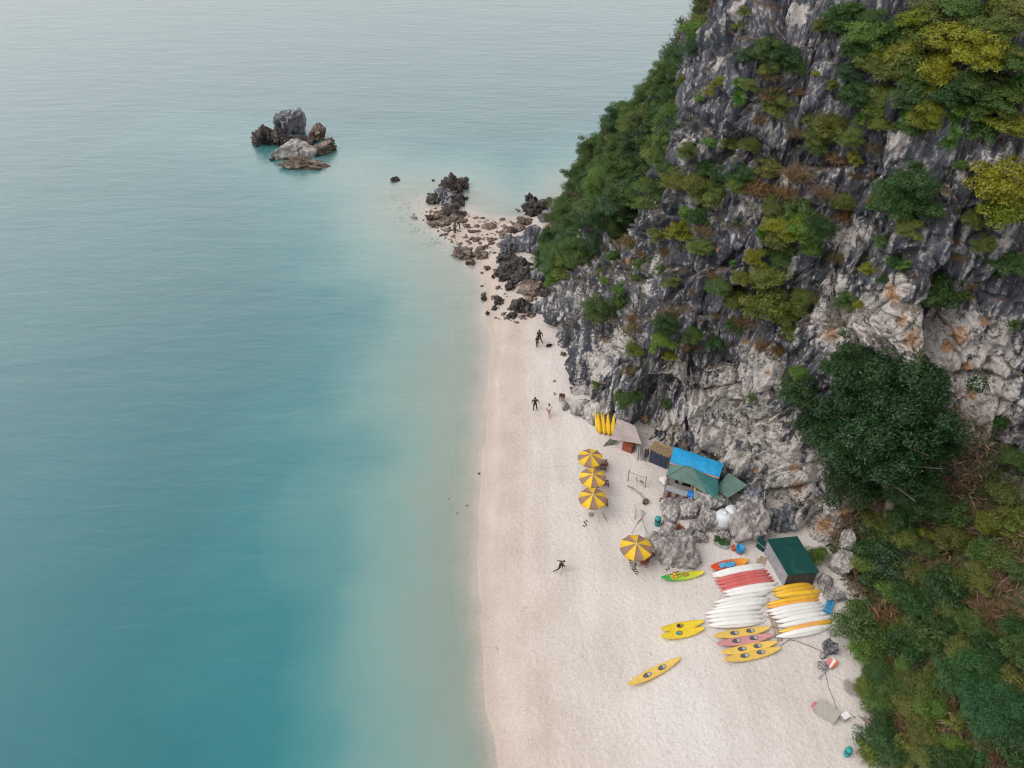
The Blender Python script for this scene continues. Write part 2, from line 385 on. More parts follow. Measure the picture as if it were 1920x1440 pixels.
# cliff: lofted between surveyed stations (foot -> top), then broken into blocks, flutes and ledges
PA = ([-1.2, .2, 1.2, 5, 8.3, 9.5, 10.6, 13.5, 22], [-1.5, 2.5, 6, 9.5, 14, 20, 25.5, 33, 48])
PB_ = ([-1.2, .2, 1.2, 5, 8.5, 11.5, 15.5, 21, 31], [-1.5, 2.5, 6, 9.5, 14, 20, 25, 32, 47])
PW = ([-.9, .3, 1.2, 2.6, 4.6, 6.6, 10, 14, 24], [-1.0, 3, 7, 11, 16, 22, 29, 37, 52])
PT = ([-1.5, .8, 4, 8, 12, 15, 17, 20, 28], [-.2, 1.7, 3.4, 6.2, 9.5, 14, 20, 30, 48])
def station(b, d, A, B=None, m=0.0):
    L = math.hypot(*d); d = (d[0]/L, d[1]/L); B = B or A
    return [(b[0]+d[0]*((1-m)*o+m*o2), b[1]+d[1]*((1-m)*o+m*o2), (1-m)*z+m*z2) for o, z, o2, z2 in zip(A[0], A[1], B[0], B[1])]
S1 = [(1044, 400, -1.5), (1085, 330, 5.5), (1140, 250, 12), (1205, 195, 17.5), (1268, 140, 23), (1315, 65, 28.5), (1333, 0, 32), (1350, -60, 35.5), (1375, -130, 40)]
S1 = [tuple(W(*q)) for q in S1]
S0 = [(a[0]+9+k*.6, a[1]+16-k*.8, a[2]*.8-2) for k, a in enumerate(S1)]
S2 = [(1013, 525, -1), (1066, 425, 5.5), (1126, 335, 11.5), (1192, 268, 17), (1255, 215, 22), (1300, 120, 27.5), (1340, 30, 32), (1375, -50, 36), (1420, -140, 41)]
S2 = [tuple(W(*q)) for q in S2]
SB = [(a[0]+26+k, a[1]+14-k, a[2]*.5-4) for k, a in enumerate(S1)]
stations = [SB, S0, S1, S2,
    station((5.4, 79.5), (.80, .57), PB_), station((6.7, 72.0), (.82, .56), PA, PB_, .35), station((7.9, 64.6), (.80, .60), PA, PW, .35),
    station((9.6, 59.0), (.72, .69), PA, PW, .75), station((13.6, 54.3), (.62, .78), PW), station((17.8, 51.4), (.55, .83), PW), station((21.8, 47.6), (.66, .75), PW),
    station((24.6, 43.6), (.72, .70), PW), station((26.6, 40.4), (.85, .55), PW, PT, .45), station((26.2, 36.6), (.95, .42), PT), station((25.3, 33.0), (1, .28), PT),
    station((25.4, 29.0), (1, .15), PT), station((23.9, 25.2), (1, .05), PT), station((22.8, 18), (1, 0), PT), station((23, 8), (1, 0), PT), station((24, -6), (1, 0), PT)]
ST = np.array(stations)                                           # ns, 9, 3
def catmull(A, t):
    n = len(A); i = np.clip(np.floor(t).astype(int), 0, n-2); f = (t-i)[:, None, None]
    p0 = A[np.maximum(i-1, 0)]; p1 = A[i]; p2 = A[i+1]; p3 = A[np.minimum(i+2, n-1)]
    return .5*((2*p1)+(-p0+p2)*f+(2*p0-5*p1+4*p2-p3)*f*f+(-p0+3*p1-3*p2+p3)*f**3)
dens = [14, 30, 50, 60, 62, 66, 66, 66, 66, 66, 66, 62, 56, 52, 52, 50, 44, 26, 16]
tt = np.concatenate([np.linspace(i, i+1, n, endpoint=False) for i, n in enumerate(dens)]+[[len(dens)]])
kk = np.concatenate([np.linspace(i, i+1, n, endpoint=False) for i, n in enumerate([34, 52, 60, 62, 66, 66, 54, 26])]+[[8]])
A = catmull(ST, tt); A = catmull(A.transpose(1, 0, 2), kk).transpose(1, 0, 2)       # nt, nk, 3
nt, nk = A.shape[:2]
talus = np.clip((tt-11.3)/1.6, 0, 1)[:, None]*np.clip((4.9-kk)/.9, 0, 1)[None, :]
green = np.clip((3.9-tt)/.7, 0, 1)[:, None]*np.ones(nk)[None, :]
def normals(A):
    du = np.gradient(A, axis=0); dv = np.gradient(A, axis=1); n = np.cross(dv, du)
    n /= np.linalg.norm(n, axis=2, keepdims=True)+1e-9; return n
Nn = normals(A)
if Nn[nt//2, nk//2, 1] > 0: Nn = -Nn
P = A.reshape(-1, 3)
soft = (1-.72*talus-.0*green).ravel()
low = fbm(P*.10, 3, 31)
d = 1.6*low*np.clip(kk*1.0, .15, 1)[None, :].repeat(nt, 0).ravel()
A1 = A+Nn*(d*soft).reshape(nt, nk, 1); N1 = normals(A1)
if N1[nt//2, nk//2, 1] > 0: N1 = -N1
P = A1.reshape(-1, 3)
wp = P+np.stack([fbm(P*.3, 2, 41), fbm(P*.3, 2, 42), fbm(P*.3, 2, 43)], 1)*.45
tilt = np.array(Euler((.12, -.10, .35)).to_matrix())
def blocks(f, s, amp, lean, crack, cw):
    f = np.array(f); q = (wp @ tilt)*f
    d1, d2, k, ctr = voro(q, s, True)
    off = (q-ctr)/f.max()                                        # each block has a face of its own, leaning its own way
    g = np.stack([np.sin(k*911+s), np.sin(k*733+2+s), np.sin(k*577+4+s)], 1)
    return (k-.5)*2*amp+lean*(off*g).sum(1)-crack*np.exp(-(d2-d1)/cw)
d = blocks((.20, .20, .065), 50, .8, .34, .75, .024)+blocks((.48, .48, .14), 60, .30, .4, .38, .03)+blocks((1.15, 1.15, .32), 70, .11, .42, .17, .05)
flute = fbm(wp @ tilt*np.array([.8, .8, .06]), 4, 80, True); fl2 = fbm(wp @ tilt*np.array([2.4, 2.4, .14]), 3, 82, True)
d += .55*flute+.20*fl2+.15*fbm(P*.6, 3, 85)+.09*fbm(P*2.3, 3, 90)+.05*fbm(P*5.0, 2, 95)
# sloping bedding ledges
bed = P[:, 2]*.30+P[:, 0]*.06+.9*fbm(P*.07, 2, 99)
saw = bed-np.floor(bed); d += .6*(.5-saw)*np.clip(fbm(P*.16, 2, 98)+.35, 0, 1)
foot = np.clip(kk/.7, .25, 1)[None, :].repeat(nt, 0).ravel()
A2 = A1+N1*(d*soft*foot).reshape(nt, nk, 1)
i = np.arange(nk-1)[None, :]+np.arange(nt-1)[:, None]*nk; i = i.ravel()
F = np.stack([i, i+1, i+nk+1, i+nk], 1)
V = A2.reshape(-1, 3)
me = np_mesh('cliff', V, F[:, ::-1], 'cliff_rock', False)
B2 = A2[::2, ::2]; bt, bk = B2.shape[:2]; j = (np.arange(bk-1)[None, :]+np.arange(bt-1)[:, None]*bk).ravel()
BV = BVHTree.FromPolygons(B2.reshape(-1, 3).tolist(), np.stack([j, j+1, j+bk+1, j+bk], 1).tolist())
def hit(u, v):
    "where the direction (u, v) meets the rock, or the sand if it misses"
    dd = ray(u, v).normalized(); loc, nor, _, _ = BV.ray_cast(EYE, dd, 400)
    g = G(u, v)
    if loc is None or (g-EYE).length < (loc-EYE).length: return g, Vector((0, 0, 1)), False
    if nor.dot(dd) > 0: nor = -nor
    return loc, nor, True
def blot(pts):
    r = np.zeros(len(V))
    for u, v, rad in pts:
        c = np.array(hit(u, v)[0]); R = rad*(.72 if u < 1460 else 1.0)/ppm(c)
        r = np.maximum(r, np.clip(1.15-np.linalg.norm(V-c, axis=1)/R*.75, 0, 1))
    return r
pale = blot([(1600, 600, 50), (1660, 600, 55), (1720, 625, 55), (1790, 640, 60), (1830, 700, 60), (1850, 760, 55), (1830, 800, 45), (1560, 590, 35), (1540, 630, 25), (1870, 640, 35),
    (1680, 545, 28), (1570, 540, 22), (1480, 860, 45), (1500, 900, 45), (1530, 870, 40), (1450, 850, 40), (1500, 1000, 50), (1550, 970, 45), (1580, 1000, 35), (1470, 930, 40),
    (1300, 750, 70), (1380, 740, 70), (1340, 820, 60), (1420, 700, 60), (1250, 800, 45), (1210, 810, 35), (1280, 700, 45), (1120, 690, 45), (1100, 740, 35), (1130, 780, 35), (1430, 800, 60), (1380, 860, 45), (1160, 640, 40),
    (1410, 385, 30), (1530, 440, 30), (1590, 455, 25), (1600, 430, 22), (1230, 500, 25), (1380, 30, 25), (1490, 30, 22), (1345, 120, 22), (1680, 260, 22), (1290, 270, 26), (1810, 320, 20)])
ochre = blot([(1560, 625, 20), (1575, 610, 16), (1675, 555, 20), (1670, 540, 14), (1710, 635, 22), (1725, 690, 20), (1795, 630, 24), (1775, 650, 18), (1812, 690, 18), (1820, 740, 16), (1490, 875, 14), (1495, 910, 18), (1545, 985, 22), (1585, 965, 22),
    (1210, 785, 14), (1225, 805, 12), (1420, 880, 14), (1370, 60, 14), (1345, 465, 14), (1180, 490, 14), (1440, 700, 10), (1850, 600, 16), (1690, 600, 14), (1640, 330, 14), (1400, 640, 14), (1310, 600, 12)])
pale = np.maximum(pale, .13*np.clip((15-V[:, 2])/8, 0, 1))
fattr(me, 'pale', pale); fattr(me, 'ochre', ochre)
fattr(me, 'soil', np.clip(np.maximum(talus*.95, green*.9), 0, 1).ravel())
tag(link('cliff', me), kind='structure')
# ================================================================== VEGETATION
rng = np.random.default_rng(7); random.seed(7)
def leaf_quads(pos, nor, L, wd, rg, fold=0.0):
    n = len(pos); r = rg.normal(size=(n, 3)); tg = r-nor*(r*nor).sum(1, keepdims=True); tg /= np.linalg.norm(tg, axis=1, keepdims=True)+1e-9
    bt = np.cross(nor, tg); L = L[:, None]
    V = np.stack([pos-tg*L*.5, pos+bt*L*wd*.5-nor*L*.06, pos+tg*L*.5-nor*L*.12, pos-bt*L*wd*.5-nor*L*.06], 1).reshape(-1, 3)
    return V, np.arange(n*4).reshape(-1, 4)
def crown_mesh(name, clumps, per, leaf, seed, wd=.5, flat=.8, up=.45, crad=(.26, .42)):
    rg = np.random.default_rng(seed); cs = []
    while len(cs) < clumps:
        p = rg.uniform(-1, 1, 3); l = np.linalg.norm(p)
        if l > 1 or l < .35 or (p[2] < -.45): continue
        cs.append(p*.72)
    cs = np.array(cs); cs *= (1+.22*rg.normal(size=(clumps, 1)))
    rad = rg.uniform(*crad, clumps); k = np.repeat(np.arange(clumps), per)
    dr = rg.normal(size=(len(k), 3)); dr[:, 2] = np.abs(dr[:, 2])*.9-.25; dr /= np.linalg.norm(dr, axis=1, keepdims=True)
    pos = cs[k]+dr*(rad[k]*(rg.uniform(.45, 1.06, len(k))))[:, None]; pos[:, 2] *= flat
    nor = dr*.7+np.array([0, 0, up])+rg.normal(size=(len(k), 3))*.42; nor /= np.linalg.norm(nor, axis=1, keepdims=True)
    Vv, Ff = leaf_quads(pos, nor, leaf*rg.uniform(.6, 1.4, len(k)), wd, rg)
    return np_mesh(name, Vv, Ff, 'leaf')
CR = {'s': [crown_mesh('crown', 16, 130, .125, 100+i, .55) for i in range(4)],
      'm': [crown_mesh('crown', 30, 220, .08, 200+i, .5) for i in range(4)],
      'l': [crown_mesh('crown', 52, 330, .054, 300+i, .5, .85, .5, (.2, .34)) for i in range(3)],
      'f': [crown_mesh('crown', 60, 170, .085, 400+i, .16, .7, .5, (.18, .3)) for i in range(2)],       # feathery
      'd': [crown_mesh('crown', 50, 110, .085, 500, .7, .72, .9, (.2, .28))]}                            # tight dome
big_tree = crown_mesh('crown', 150, 330, .036, 600, .55, 1.1, .55, (.13, .22))
def twig_mesh(name, n, seed, rise=.5, wdt=.012, droop=.25):
    rg = np.random.default_rng(seed); VV = []; FF = []
    for i in range(n):
        a = rg.uniform(0, 6.283); el = rg.uniform(.05, 1.2)*rise*1.6; L = rg.uniform(.5, 1.1)
        d = np.array([math.cos(a)*math.cos(el), math.sin(a)*math.cos(el), math.sin(el)]); s0 = rg.normal(size=3)*[.25, .25, .05]
        side = np.cross(d, rg.normal(size=3)); side /= np.linalg.norm(side)
        p0 = s0; p1 = s0+d*L*.55+rg.normal(size=3)*.05; p2 = s0+d*L+np.array([0, 0, -droop*L])+rg.normal(size=3)*.08
        o = len(VV); VV += [p0-side*wdt, p0+side*wdt, p1-side*wdt*.8, p1+side*wdt*.8, p2]; VV += [p2+side*wdt*.3]
        FF += [(o, o+1, o+3, o+2), (o+2, o+3, o+5, o+4)]
    return np_mesh(name, VV, FF, 'leaf')
TW = [twig_mesh('dry_stems', 230, 700+i, .6, .014) for i in range(3)]
GR = [twig_mesh('dry_stems', 320, 720+i, .75, .022, .45) for i in range(3)]
def rosette_mesh(seed):
    rg = np.random.default_rng(seed); VV = []; FF = []
    for i in range(58):
        a = i*2.4+rg.normal()*.1; el = 1.35-1.5*(i/58)+rg.normal()*.08; L = rg.uniform(.85, 1.1)
        hd = np.array([math.cos(a), math.sin(a), 0]); sd = np.array([-math.sin(a), math.cos(a), 0]); o = len(VV); e = el; p = np.zeros(3)
        for q in range(4):
            w = (.03, .05, .04, .006)[q]; VV += [p-sd*w, p+sd*w]; p = p+(hd*math.cos(e)+np.array([0, 0, 1])*math.sin(e))*L/3; e -= .38
        FF += [(o+2*q, o+2*q+1, o+2*q+3, o+2*q+2) for q in range(3)]
    return np_mesh('leaf_rosette', VV, FF, 'leaf')
ROS = [rosette_mesh(800+i) for i in range(3)]
def stem_mesh(seed, n=5):
    rg = random.Random(seed); m = MB()
    m.tube([(0, 0, 0), (.04, .02, .45), (0, 0, .8)], [.045, .035, .02], 6)
    for i in range(n):
        a = i*6.28/n+rg.uniform(-.4, .4); r = rg.uniform(.45, .75); z = rg.uniform(.25, .5)
        m.tube([(.03, .01, z), (math.cos(a)*r*.5, math.sin(a)*r*.5, z+.25), (math.cos(a)*r, math.sin(a)*r, z+.42)], [.024, .017, .006], 5)
    return m.mesh('trunk', 'bark')
STEM = [stem_mesh(i) for i in range(4)]
COL = {'dark': (.038, .098, .025), 'green': (.082, .152, .042), 'bright': (.115, .21, .042), 'yellow': (.23, .25, .025), 'olive': (.145, .18, .042),
       'dry': (.21, .145, .085), 'rust': (.21, .115, .06), 'blue': (.055, .112, .052), 'feather': (.045, .14, .048)}
WORD = {'dark': 'dark green', 'green': 'mid green', 'bright': 'bright green', 'yellow': 'yellow-green', 'olive': 'olive green', 'dry': 'dry brown', 'rust': 'rusty orange-brown', 'blue': 'deep blue-green', 'feather': 'feathery green'}
PLANTS = []
def plant(u, v, r, kind, zone, label=None, name=None, mesh=None, squash=1.0, lift=.6):
    P0, nor, on = hit(u, v); s = ppm(P0); R = 1.15*r/s
    d = ray(u, v).normalized()
    ctr = P0-d*R*lift; root = P0+Vector((0, 0, -R*.45)) if on else Vector((ctr.x, ctr.y, hb1(ctr.x, ctr.y)))
    if on:
        q = BV.find_nearest(ctr-Vector((0, 0, R*.6)))[0]
        if q is not None: root = q
    else: ctr = root+Vector((0, 0, R*.75))
    dry = kind in ('dry', 'rust')
    o = empty(name or ('dry_shrub' if dry else ('tree' if R > 2.6 else 'shrub')), root)
    rg = random.Random(int(u*7+v*13))
    if mesh is None:
        if dry: mesh = rg.choice(GR if rg.random() < .5 else TW)
        elif kind == 'feather': mesh = rg.choice(CR['f'])
        else: mesh = rg.choice(CR['s' if R < 1.05 else ('m' if R < 2.3 else 'l')])
    jit = rg.uniform(.82, 1.2); c = COL[kind]
    cr = link('crown' if not dry else 'stems', mesh, o, ctr-root, (rg.uniform(-.15, .15), rg.uniform(-.15, .15), rg.uniform(0, 6.28)), (R, R*rg.uniform(.9, 1.1), R*squash*rg.uniform(.85, 1.05)))
    cr.color = (c[0]*jit*rg.uniform(.9, 1.15), c[1]*jit, c[2]*jit*rg.uniform(.8, 1.2), 1)
    if dry: cr.location = (ctr-root)*.4
    ax = ctr-root; L = max(ax.length*1.15, .3)
    tk = link('trunk', rg.choice(STEM), o, (0, 0, 0), ax.to_track_quat('Z', 'Y').to_euler() if ax.length > .05 else (0, 0, 0), (L*.9, L*.9, L))
    PLANTS.append([o, u, v, R, kind, zone, label]); return o
def rosette(u, v, r, zone='palm', lift=.5):
    P0, nor, on = hit(u, v); R = r/ppm(P0); d = ray(u, v).normalized(); ctr = P0-d*R*lift
    o = empty('rosette_plant', P0); rg = random.Random(int(u*3+v))
    tl = (nor*.6+Vector((0, -.2, .9))).to_track_quat('Z', 'Y').to_euler()
    c = link('leaf_rosette', rg.choice(ROS), o, ctr-P0, tl, (R, R, R)); j = rg.uniform(.85, 1.25); c.color = (.085*j, .20*j, .04*j, 1)
    st = MB().tube([(0, 0, 0), (ctr-P0)*.6, ctr-P0], .04*R+.02, 6).build('stem', 'bark', o)
    PLANTS.append([o, u, v, R, 'rosette', zone, None])

# named plants --------------------------------------------------
Z1, Z2, Z3, Z4 = 'the lower headland rock', 'the upper left cliff', 'the upper right thicket', 'the middle cliff'
plant(1120, 578, 33, 'green', Z1, 'round leafy shrub overhanging the grey rock corner nearest the two standing men')
plant(1275, 437, 32, 'yellow', Z1, 'tight domed yellow-green shrub on the headland', mesh=CR['d'][0])
for u, v, r, k in [(1258, 668, 16, 'yellow'), (1240, 645, 25, 'bright'), (1245, 608, 26, 'dark'), (1295, 630, 22, 'green'), (1190, 658, 20, 'olive'), (1170, 750, 22, 'green'), (1193, 742, 16, 'green'),
    (1250, 757, 14, 'green'), (1117, 721, 11, 'bright'), (1258, 583, 22, 'dry'), (1255, 530, 18, 'olive'), (1190, 520, 12, 'olive'), (1150, 487, 19, 'green'), (1133, 526, 10, 'bright'), (1340, 590, 14, 'dry'), (1340, 645, 20, 'dark'), (1190, 610, 20, 'dry'), (1410, 748, 11, 'green'), (1180, 690, 18, 'dry')]:
    plant(u, v, r, k, Z1)
for u, v, r, k in [(1240, 360, 36, 'green'), (1262, 340, 26, 'olive'), (1300, 350, 36, 'olive'), (1335, 365, 34, 'olive'), (1355, 335, 26, 'dark'), (1382, 352, 24, 'olive'), (1285, 400, 18, 'bright'),
    (1215, 385, 26, 'olive'), (1228, 440, 18, 'olive'), (1180, 448, 26, 'dry'), (1310, 465, 24, 'olive'), (1325, 320, 26, 'dark'), (1245, 315, 22, 'green'), (1205, 470, 14, 'rust'), (1155, 430, 18, 'dry'), (1250, 468, 14, 'rust'), (1215, 350, 24, 'olive')]:
    plant(u, v, r, k, 'the headland top')
for u, v, r, k in [(1330, 267, 15, 'bright'), (1405, 275, 22, 'olive'), (1352, 155, 18, 'yellow'), (1330, 172, 14, 'yellow'), (1440, 92, 28, 'green'), (1472, 108, 30, 'dark'), (1400, 105, 22, 'blue'), (1440, 130, 22, 'olive'),
    (1572, 38, 34, 'dark'), (1600, 22, 24, 'green'), (1545, 50, 22, 'olive'), (1450, 170, 30, 'dry'), (1460, 200, 28, 'olive'), (1425, 215, 20, 'dry'), (1490, 130, 24, 'green'), (1395, 22, 12, 'olive'), (1385, 45, 14, 'olive'), (1310, 185, 10, 'bright'), (1290, 285, 20, 'olive'), (1530, 140, 10, 'yellow'), (1590, 140, 26, 'blue'), (1280, 155, 16, 'olive')]:
    plant(u, v, r, k, Z2)
for u, v, r, k in [(1790, 80, 52, 'yellow'), (1720, 95, 40, 'olive'), (1845, 105, 46, 'yellow'), (1760, 135, 44, 'yellow'), (1680, 140, 36, 'olive'), (1640, 118, 30, 'yellow'), (1700, 185, 36, 'green'), (1880, 58, 38, 'olive'), (1900, 120, 40, 'green'),
    (1820, 165, 42, 'green'), (1872, 190, 38, 'green'), (1780, 185, 36, 'dark'), (1890, 240, 36, 'yellow'), (1610, 100, 26, 'dark'), (1655, 232, 36, 'olive'), (1600, 180, 30, 'dark'), (1640, 40, 28, 'green'), (1740, 22, 38, 'olive'), (1800, 18, 38, 'green'),
    (1860, 12, 40, 'olive'), (1910, 20, 30, 'olive'), (1690, 55, 28, 'green'), (1660, 185, 28, 'olive'), (1840, 250, 24, 'green'), (1720, 150, 30, 'green'), (1905, 180, 30, 'bright'), (1830, 60, 34, 'olive'), (1590, 260, 26, 'olive'), (1550, 240, 34, 'olive'), (1535, 275, 26, 'green'), (1605, 295, 16, 'yellow'), (1612, 325, 18, 'rust'),
    (1640, 275, 24, 'dry'), (1570, 290, 24, 'dry'), (1500, 250, 26, 'dry')]:
    plant(u, v, r, k, Z3)
for u, v, r, k in [(1500, 430, 44, 'bright'), (1490, 398, 34, 'green'), (1545, 430, 26, 'dark'), (1465, 480, 32, 'green'), (1440, 520, 36, 'olive'), (1350, 540, 24, 'green'), (1380, 562, 28, 'olive'), (1430, 572, 42, 'olive'), (1475, 585, 36, 'olive'),
    (1400, 595, 26, 'dry'), (1415, 485, 24, 'yellow'), (1520, 470, 24, 'bright'), (1455, 425, 26, 'yellow'), (1480, 622, 20, 'olive'), (1340, 515, 20, 'dry'), (1500, 560, 26, 'olive'), (1390, 525, 22, 'olive'), (1440, 350, 30, 'dry'), (1500, 315, 40, 'dry'), (1545, 345, 28, 'dry'), (1475, 355, 26, 'dry'), (1440, 320, 24, 'olive'), (1380, 610, 20, 'rust'), (1430, 640, 24, 'dry'), (1460, 655, 14, 'rust'),
    (1320, 425, 22, 'dry'), (1570, 480, 20, 'dry'), (1590, 400, 22, 'rust')]:
    plant(u, v, r, k, Z4)
plant(1692, 370, 56, 'dark', 'right', 'broad dark green tree on the right of the cliff, left of the yellow-green pair')
plant(1740, 395, 26, 'dark', 'the right cliff')
plant(1868, 345, 52, 'yellow', 'right', 'large yellow-green tree near the right edge, upper of a pair')
plant(1880, 400, 44, 'yellow', 'right', 'large yellow-green tree near the right edge, lower of a pair')
plant(1755, 552, 46, 'dark', 'right', 'rounded dark green tree above the pale orange-stained overhang')
for u, v, r, k in [(1705, 432, 28, 'olive'), (1825, 412, 26, 'olive'), (1842, 460, 24, 'olive'), (1625, 506, 17, 'yellow'), (1693, 497, 13, 'bright'), (1805, 556, 20, 'olive'), (1892, 500, 34, 'green'), (1590, 566, 22, 'green'), (1610, 572, 12, 'yellow'),
    (1640, 370, 18, 'dry'), (1790, 450, 14, 'rust'), (1800, 480, 14, 'dry'), (1873, 795, 20, 'dark'), (1850, 670, 12, 'dry'), (1905, 610, 14, 'green'), (1660, 385, 20, 'olive')]:
    plant(u, v, r, k, 'the right cliff')
plant(1492, 735, 38, 'dark', 'right', 'dark leafy shrub hanging left of the big tree on the rock wall')
plant(1500, 702, 22, 'bright', 'right', 'small light green shrub just above left of the big dark tree')
plant(1530, 1045, 21, 'bright', 'right', 'small round light green shrub against the green roofed hut')
# the big tree against the cliff
P0 = hit(1650, 900)[0]; s = ppm(P0); o = empty('big_tree', hit(1665, 985)[0])
ctr = hit(1652, 800)[0]-ray(1652, 800).normalized()*3.2
cr = link('crown', big_tree, o, ctr-o.location, (.1, -.12, .4), (5.9, 5.6, 6.2)); cr.color = (.022, .072, .020, 1)
for i, (u, v, r) in enumerate([(1548, 810, 62), (1598, 690, 66), (1725, 715, 60), (1745, 830, 58), (1600, 905, 70), (1705, 915, 64)]):
    q = hit(u, v)[0]-ray(u, v).normalized()*2.2; R = r/ppm(q); lb = link('crown', CR['l'][i % 3], o, q-o.location, (.1*i, .2, i), (R, R, R)); lb.color = (.022+.005*(i % 3), .062+.009*(i % 2), .016, 1)
m = MB(); tp = ctr-o.location
m.tube([(0, 0, -.5), tp*.3+Vector((.3, -.2, 0)), tp*.65, tp], [.42, .34, .24, .1], 10)
for i in range(11):
    a = i*2.4; e = tp*(.35+.05*i); m.tube([e, e+Vector((math.cos(a)*1.6, math.sin(a)*1.6, 1.1)), e+Vector((math.cos(a)*3.6, math.sin(a)*3.6, 1.9))], [.13, .08, .03], 6)
m.build('trunk', 'bark', o); tag(o, 'huge dense dark green tree standing against the rock wall above the huts', 'tree')

for u, v, r, k in [(1640, 1020, 44, 'dark'), (1672, 1055, 44, 'blue'), (1648, 1085, 34, 'dark'), (1690, 1005, 34, 'olive'), (1738, 1000, 16, 'yellow'), (1780, 965, 34, 'green'), (1885, 930, 36, 'olive'), (1903, 860, 28, 'green'), (1900, 985, 36, 'olive'),
    (1735, 950, 34, 'bright'), (1700, 960, 34, 'dark'), (1620, 1055, 28, 'olive'), (1670, 1105, 30, 'bright'), (1850, 985, 26, 'yellow'), (1780, 1010, 34, 'olive'), (1840, 1035, 34, 'green'), (1790, 1060, 26, 'dry'), (1740, 1050, 24, 'dry'), (1880, 1050, 34, 'olive'), (1830, 950, 24, 'dry'), (1640, 975, 26, 'olive'), (1710, 1075, 32, 'olive'), (1755, 1095, 30, 'green'), (1800, 1090, 28, 'olive'), (1735, 1030, 26, 'green'), (1765, 1130, 26, 'dry'), (1700, 1120, 30, 'dark'), (1690, 970, 30, 'dark'), (1840, 1080, 30, 'olive')]:
    plant(u, v, r, k, 'the slope beside the green hut')
plant(1830, 1275, 72, 'feather', 'x', 'large feathery green tree at the lower right, upper of two'); plant(1880, 1350, 72, 'feather', 'x', 'large feathery green tree in the lower right corner')
plant(1640, 1275, 26, 'feather', 'x', 'small feathery sapling leaning near the stack of grey planks')
# dense cover, plant by plant, on the far slope and on the foot slope
def inside(p, poly):
    r = False; j = len(poly)-1
    for i in range(len(poly)):
        (xi, yi), (xj, yj) = poly[i], poly[j]
        if (yi > p[1]) != (yj > p[1]) and p[0] < (xj-xi)*(p[1]-yi)/(yj-yi)+xi: r = not r
        j = i
    return r
def fill(poly, n, rmin, rmax, kinds, zone, mind, must=False):
    xs_ = [p[0] for p in poly]; ys_ = [p[1] for p in poly]; got = []; tries = 0
    while len(got) < n and tries < 9000:
        tries += 1; p = (random.uniform(min(xs_), max(xs_)), random.uniform(min(ys_), max(ys_)))
        if inside(p, poly) and all((p[0]-q[0])**2+(p[1]-q[1])**2 > mind**2 for q in got) and (not must or hit(*p)[2]):
            got.append(p); k = random.choice(kinds); plant(p[0], p[1], random.uniform(rmin, rmax), k, zone, lift=.25 if zone == 'the far slope' else .6)
FAR = [(1018, 525), (1040, 410), (1075, 335), (1125, 255), (1180, 190), (1255, 130), (1325, 25), (1318, 75), (1268, 160), (1262, 290), (1230, 320), (1190, 400), (1120, 440), (1085, 500), (1050, 545)]
fill(FAR, 72, 24, 36, ['green', 'green', 'dark', 'blue', 'olive', 'green', 'bright'], 'the far slope', 20, True)
LOW = [(1590, 1150), (1660, 1120), (1730, 1120), (1800, 1090), (1920, 1060), (1920, 1440), (1620, 1440), (1640, 1360), (1620, 1300), (1590, 1230)]
fill(LOW, 70, 22, 42, ['green', 'green', 'dark', 'olive', 'olive', 'bright', 'green', 'dry', 'dry', 'dark'], 'the lower right slope', 29)
fill([(1610, 20), (1920, 0), (1920, 260), (1800, 230), (1700, 250), (1620, 200)], 20, 24, 38, ['yellow', 'olive', 'green', 'dark', 'olive', 'bright'], Z3, 24, True)
fill([(1290, 300), (1420, 310), (1560, 240), (1610, 330), (1560, 480), (1490, 640), (1380, 620), (1340, 500), (1300, 400)], 14, 18, 32, ['olive', 'dry', 'green', 'olive', 'dry', 'yellow', 'dark'], Z4, 22, True)
fill([(1130, 450), (1250, 470), (1330, 560), (1320, 660), (1200, 630), (1120, 520)], 12, 8, 17, ['olive', 'dry', 'green', 'green', 'bright'], Z1, 22, True)
fill([(1600, 330), (1900, 280), (1900, 560), (1640, 560)], 12, 10, 22, ['olive', 'dry', 'green', 'dark', 'green'], 'the right cliff', 36, True)
fill([(1280, 180), (1340, 80), (1420, 60), (1600, 60), (1580, 240), (1300, 300)], 8, 12, 24, ['olive', 'dark', 'green', 'dry', 'olive'], Z2, 26, True)
for (u, v) in [(1700, 150), (1735, 217), (1762, 200), (1790, 222), (1700, 217), (1750, 232), (1840, 213), (1790, 250), (1778, 268), (1910, 150), (1616, 222), (1715, 240), (1830, 235)]: rosette(u, v, 20, 'below the upper right thicket')
for (u, v, r) in [(1384, 184, 22), (1382, 155, 14), (1425, 437, 14), (1447, 446, 15), (1375, 495, 10), (1348, 546, 11), (1288, 415, 10), (1155, 478, 13)]: rosette(u, v, r, 'on the left cliff')
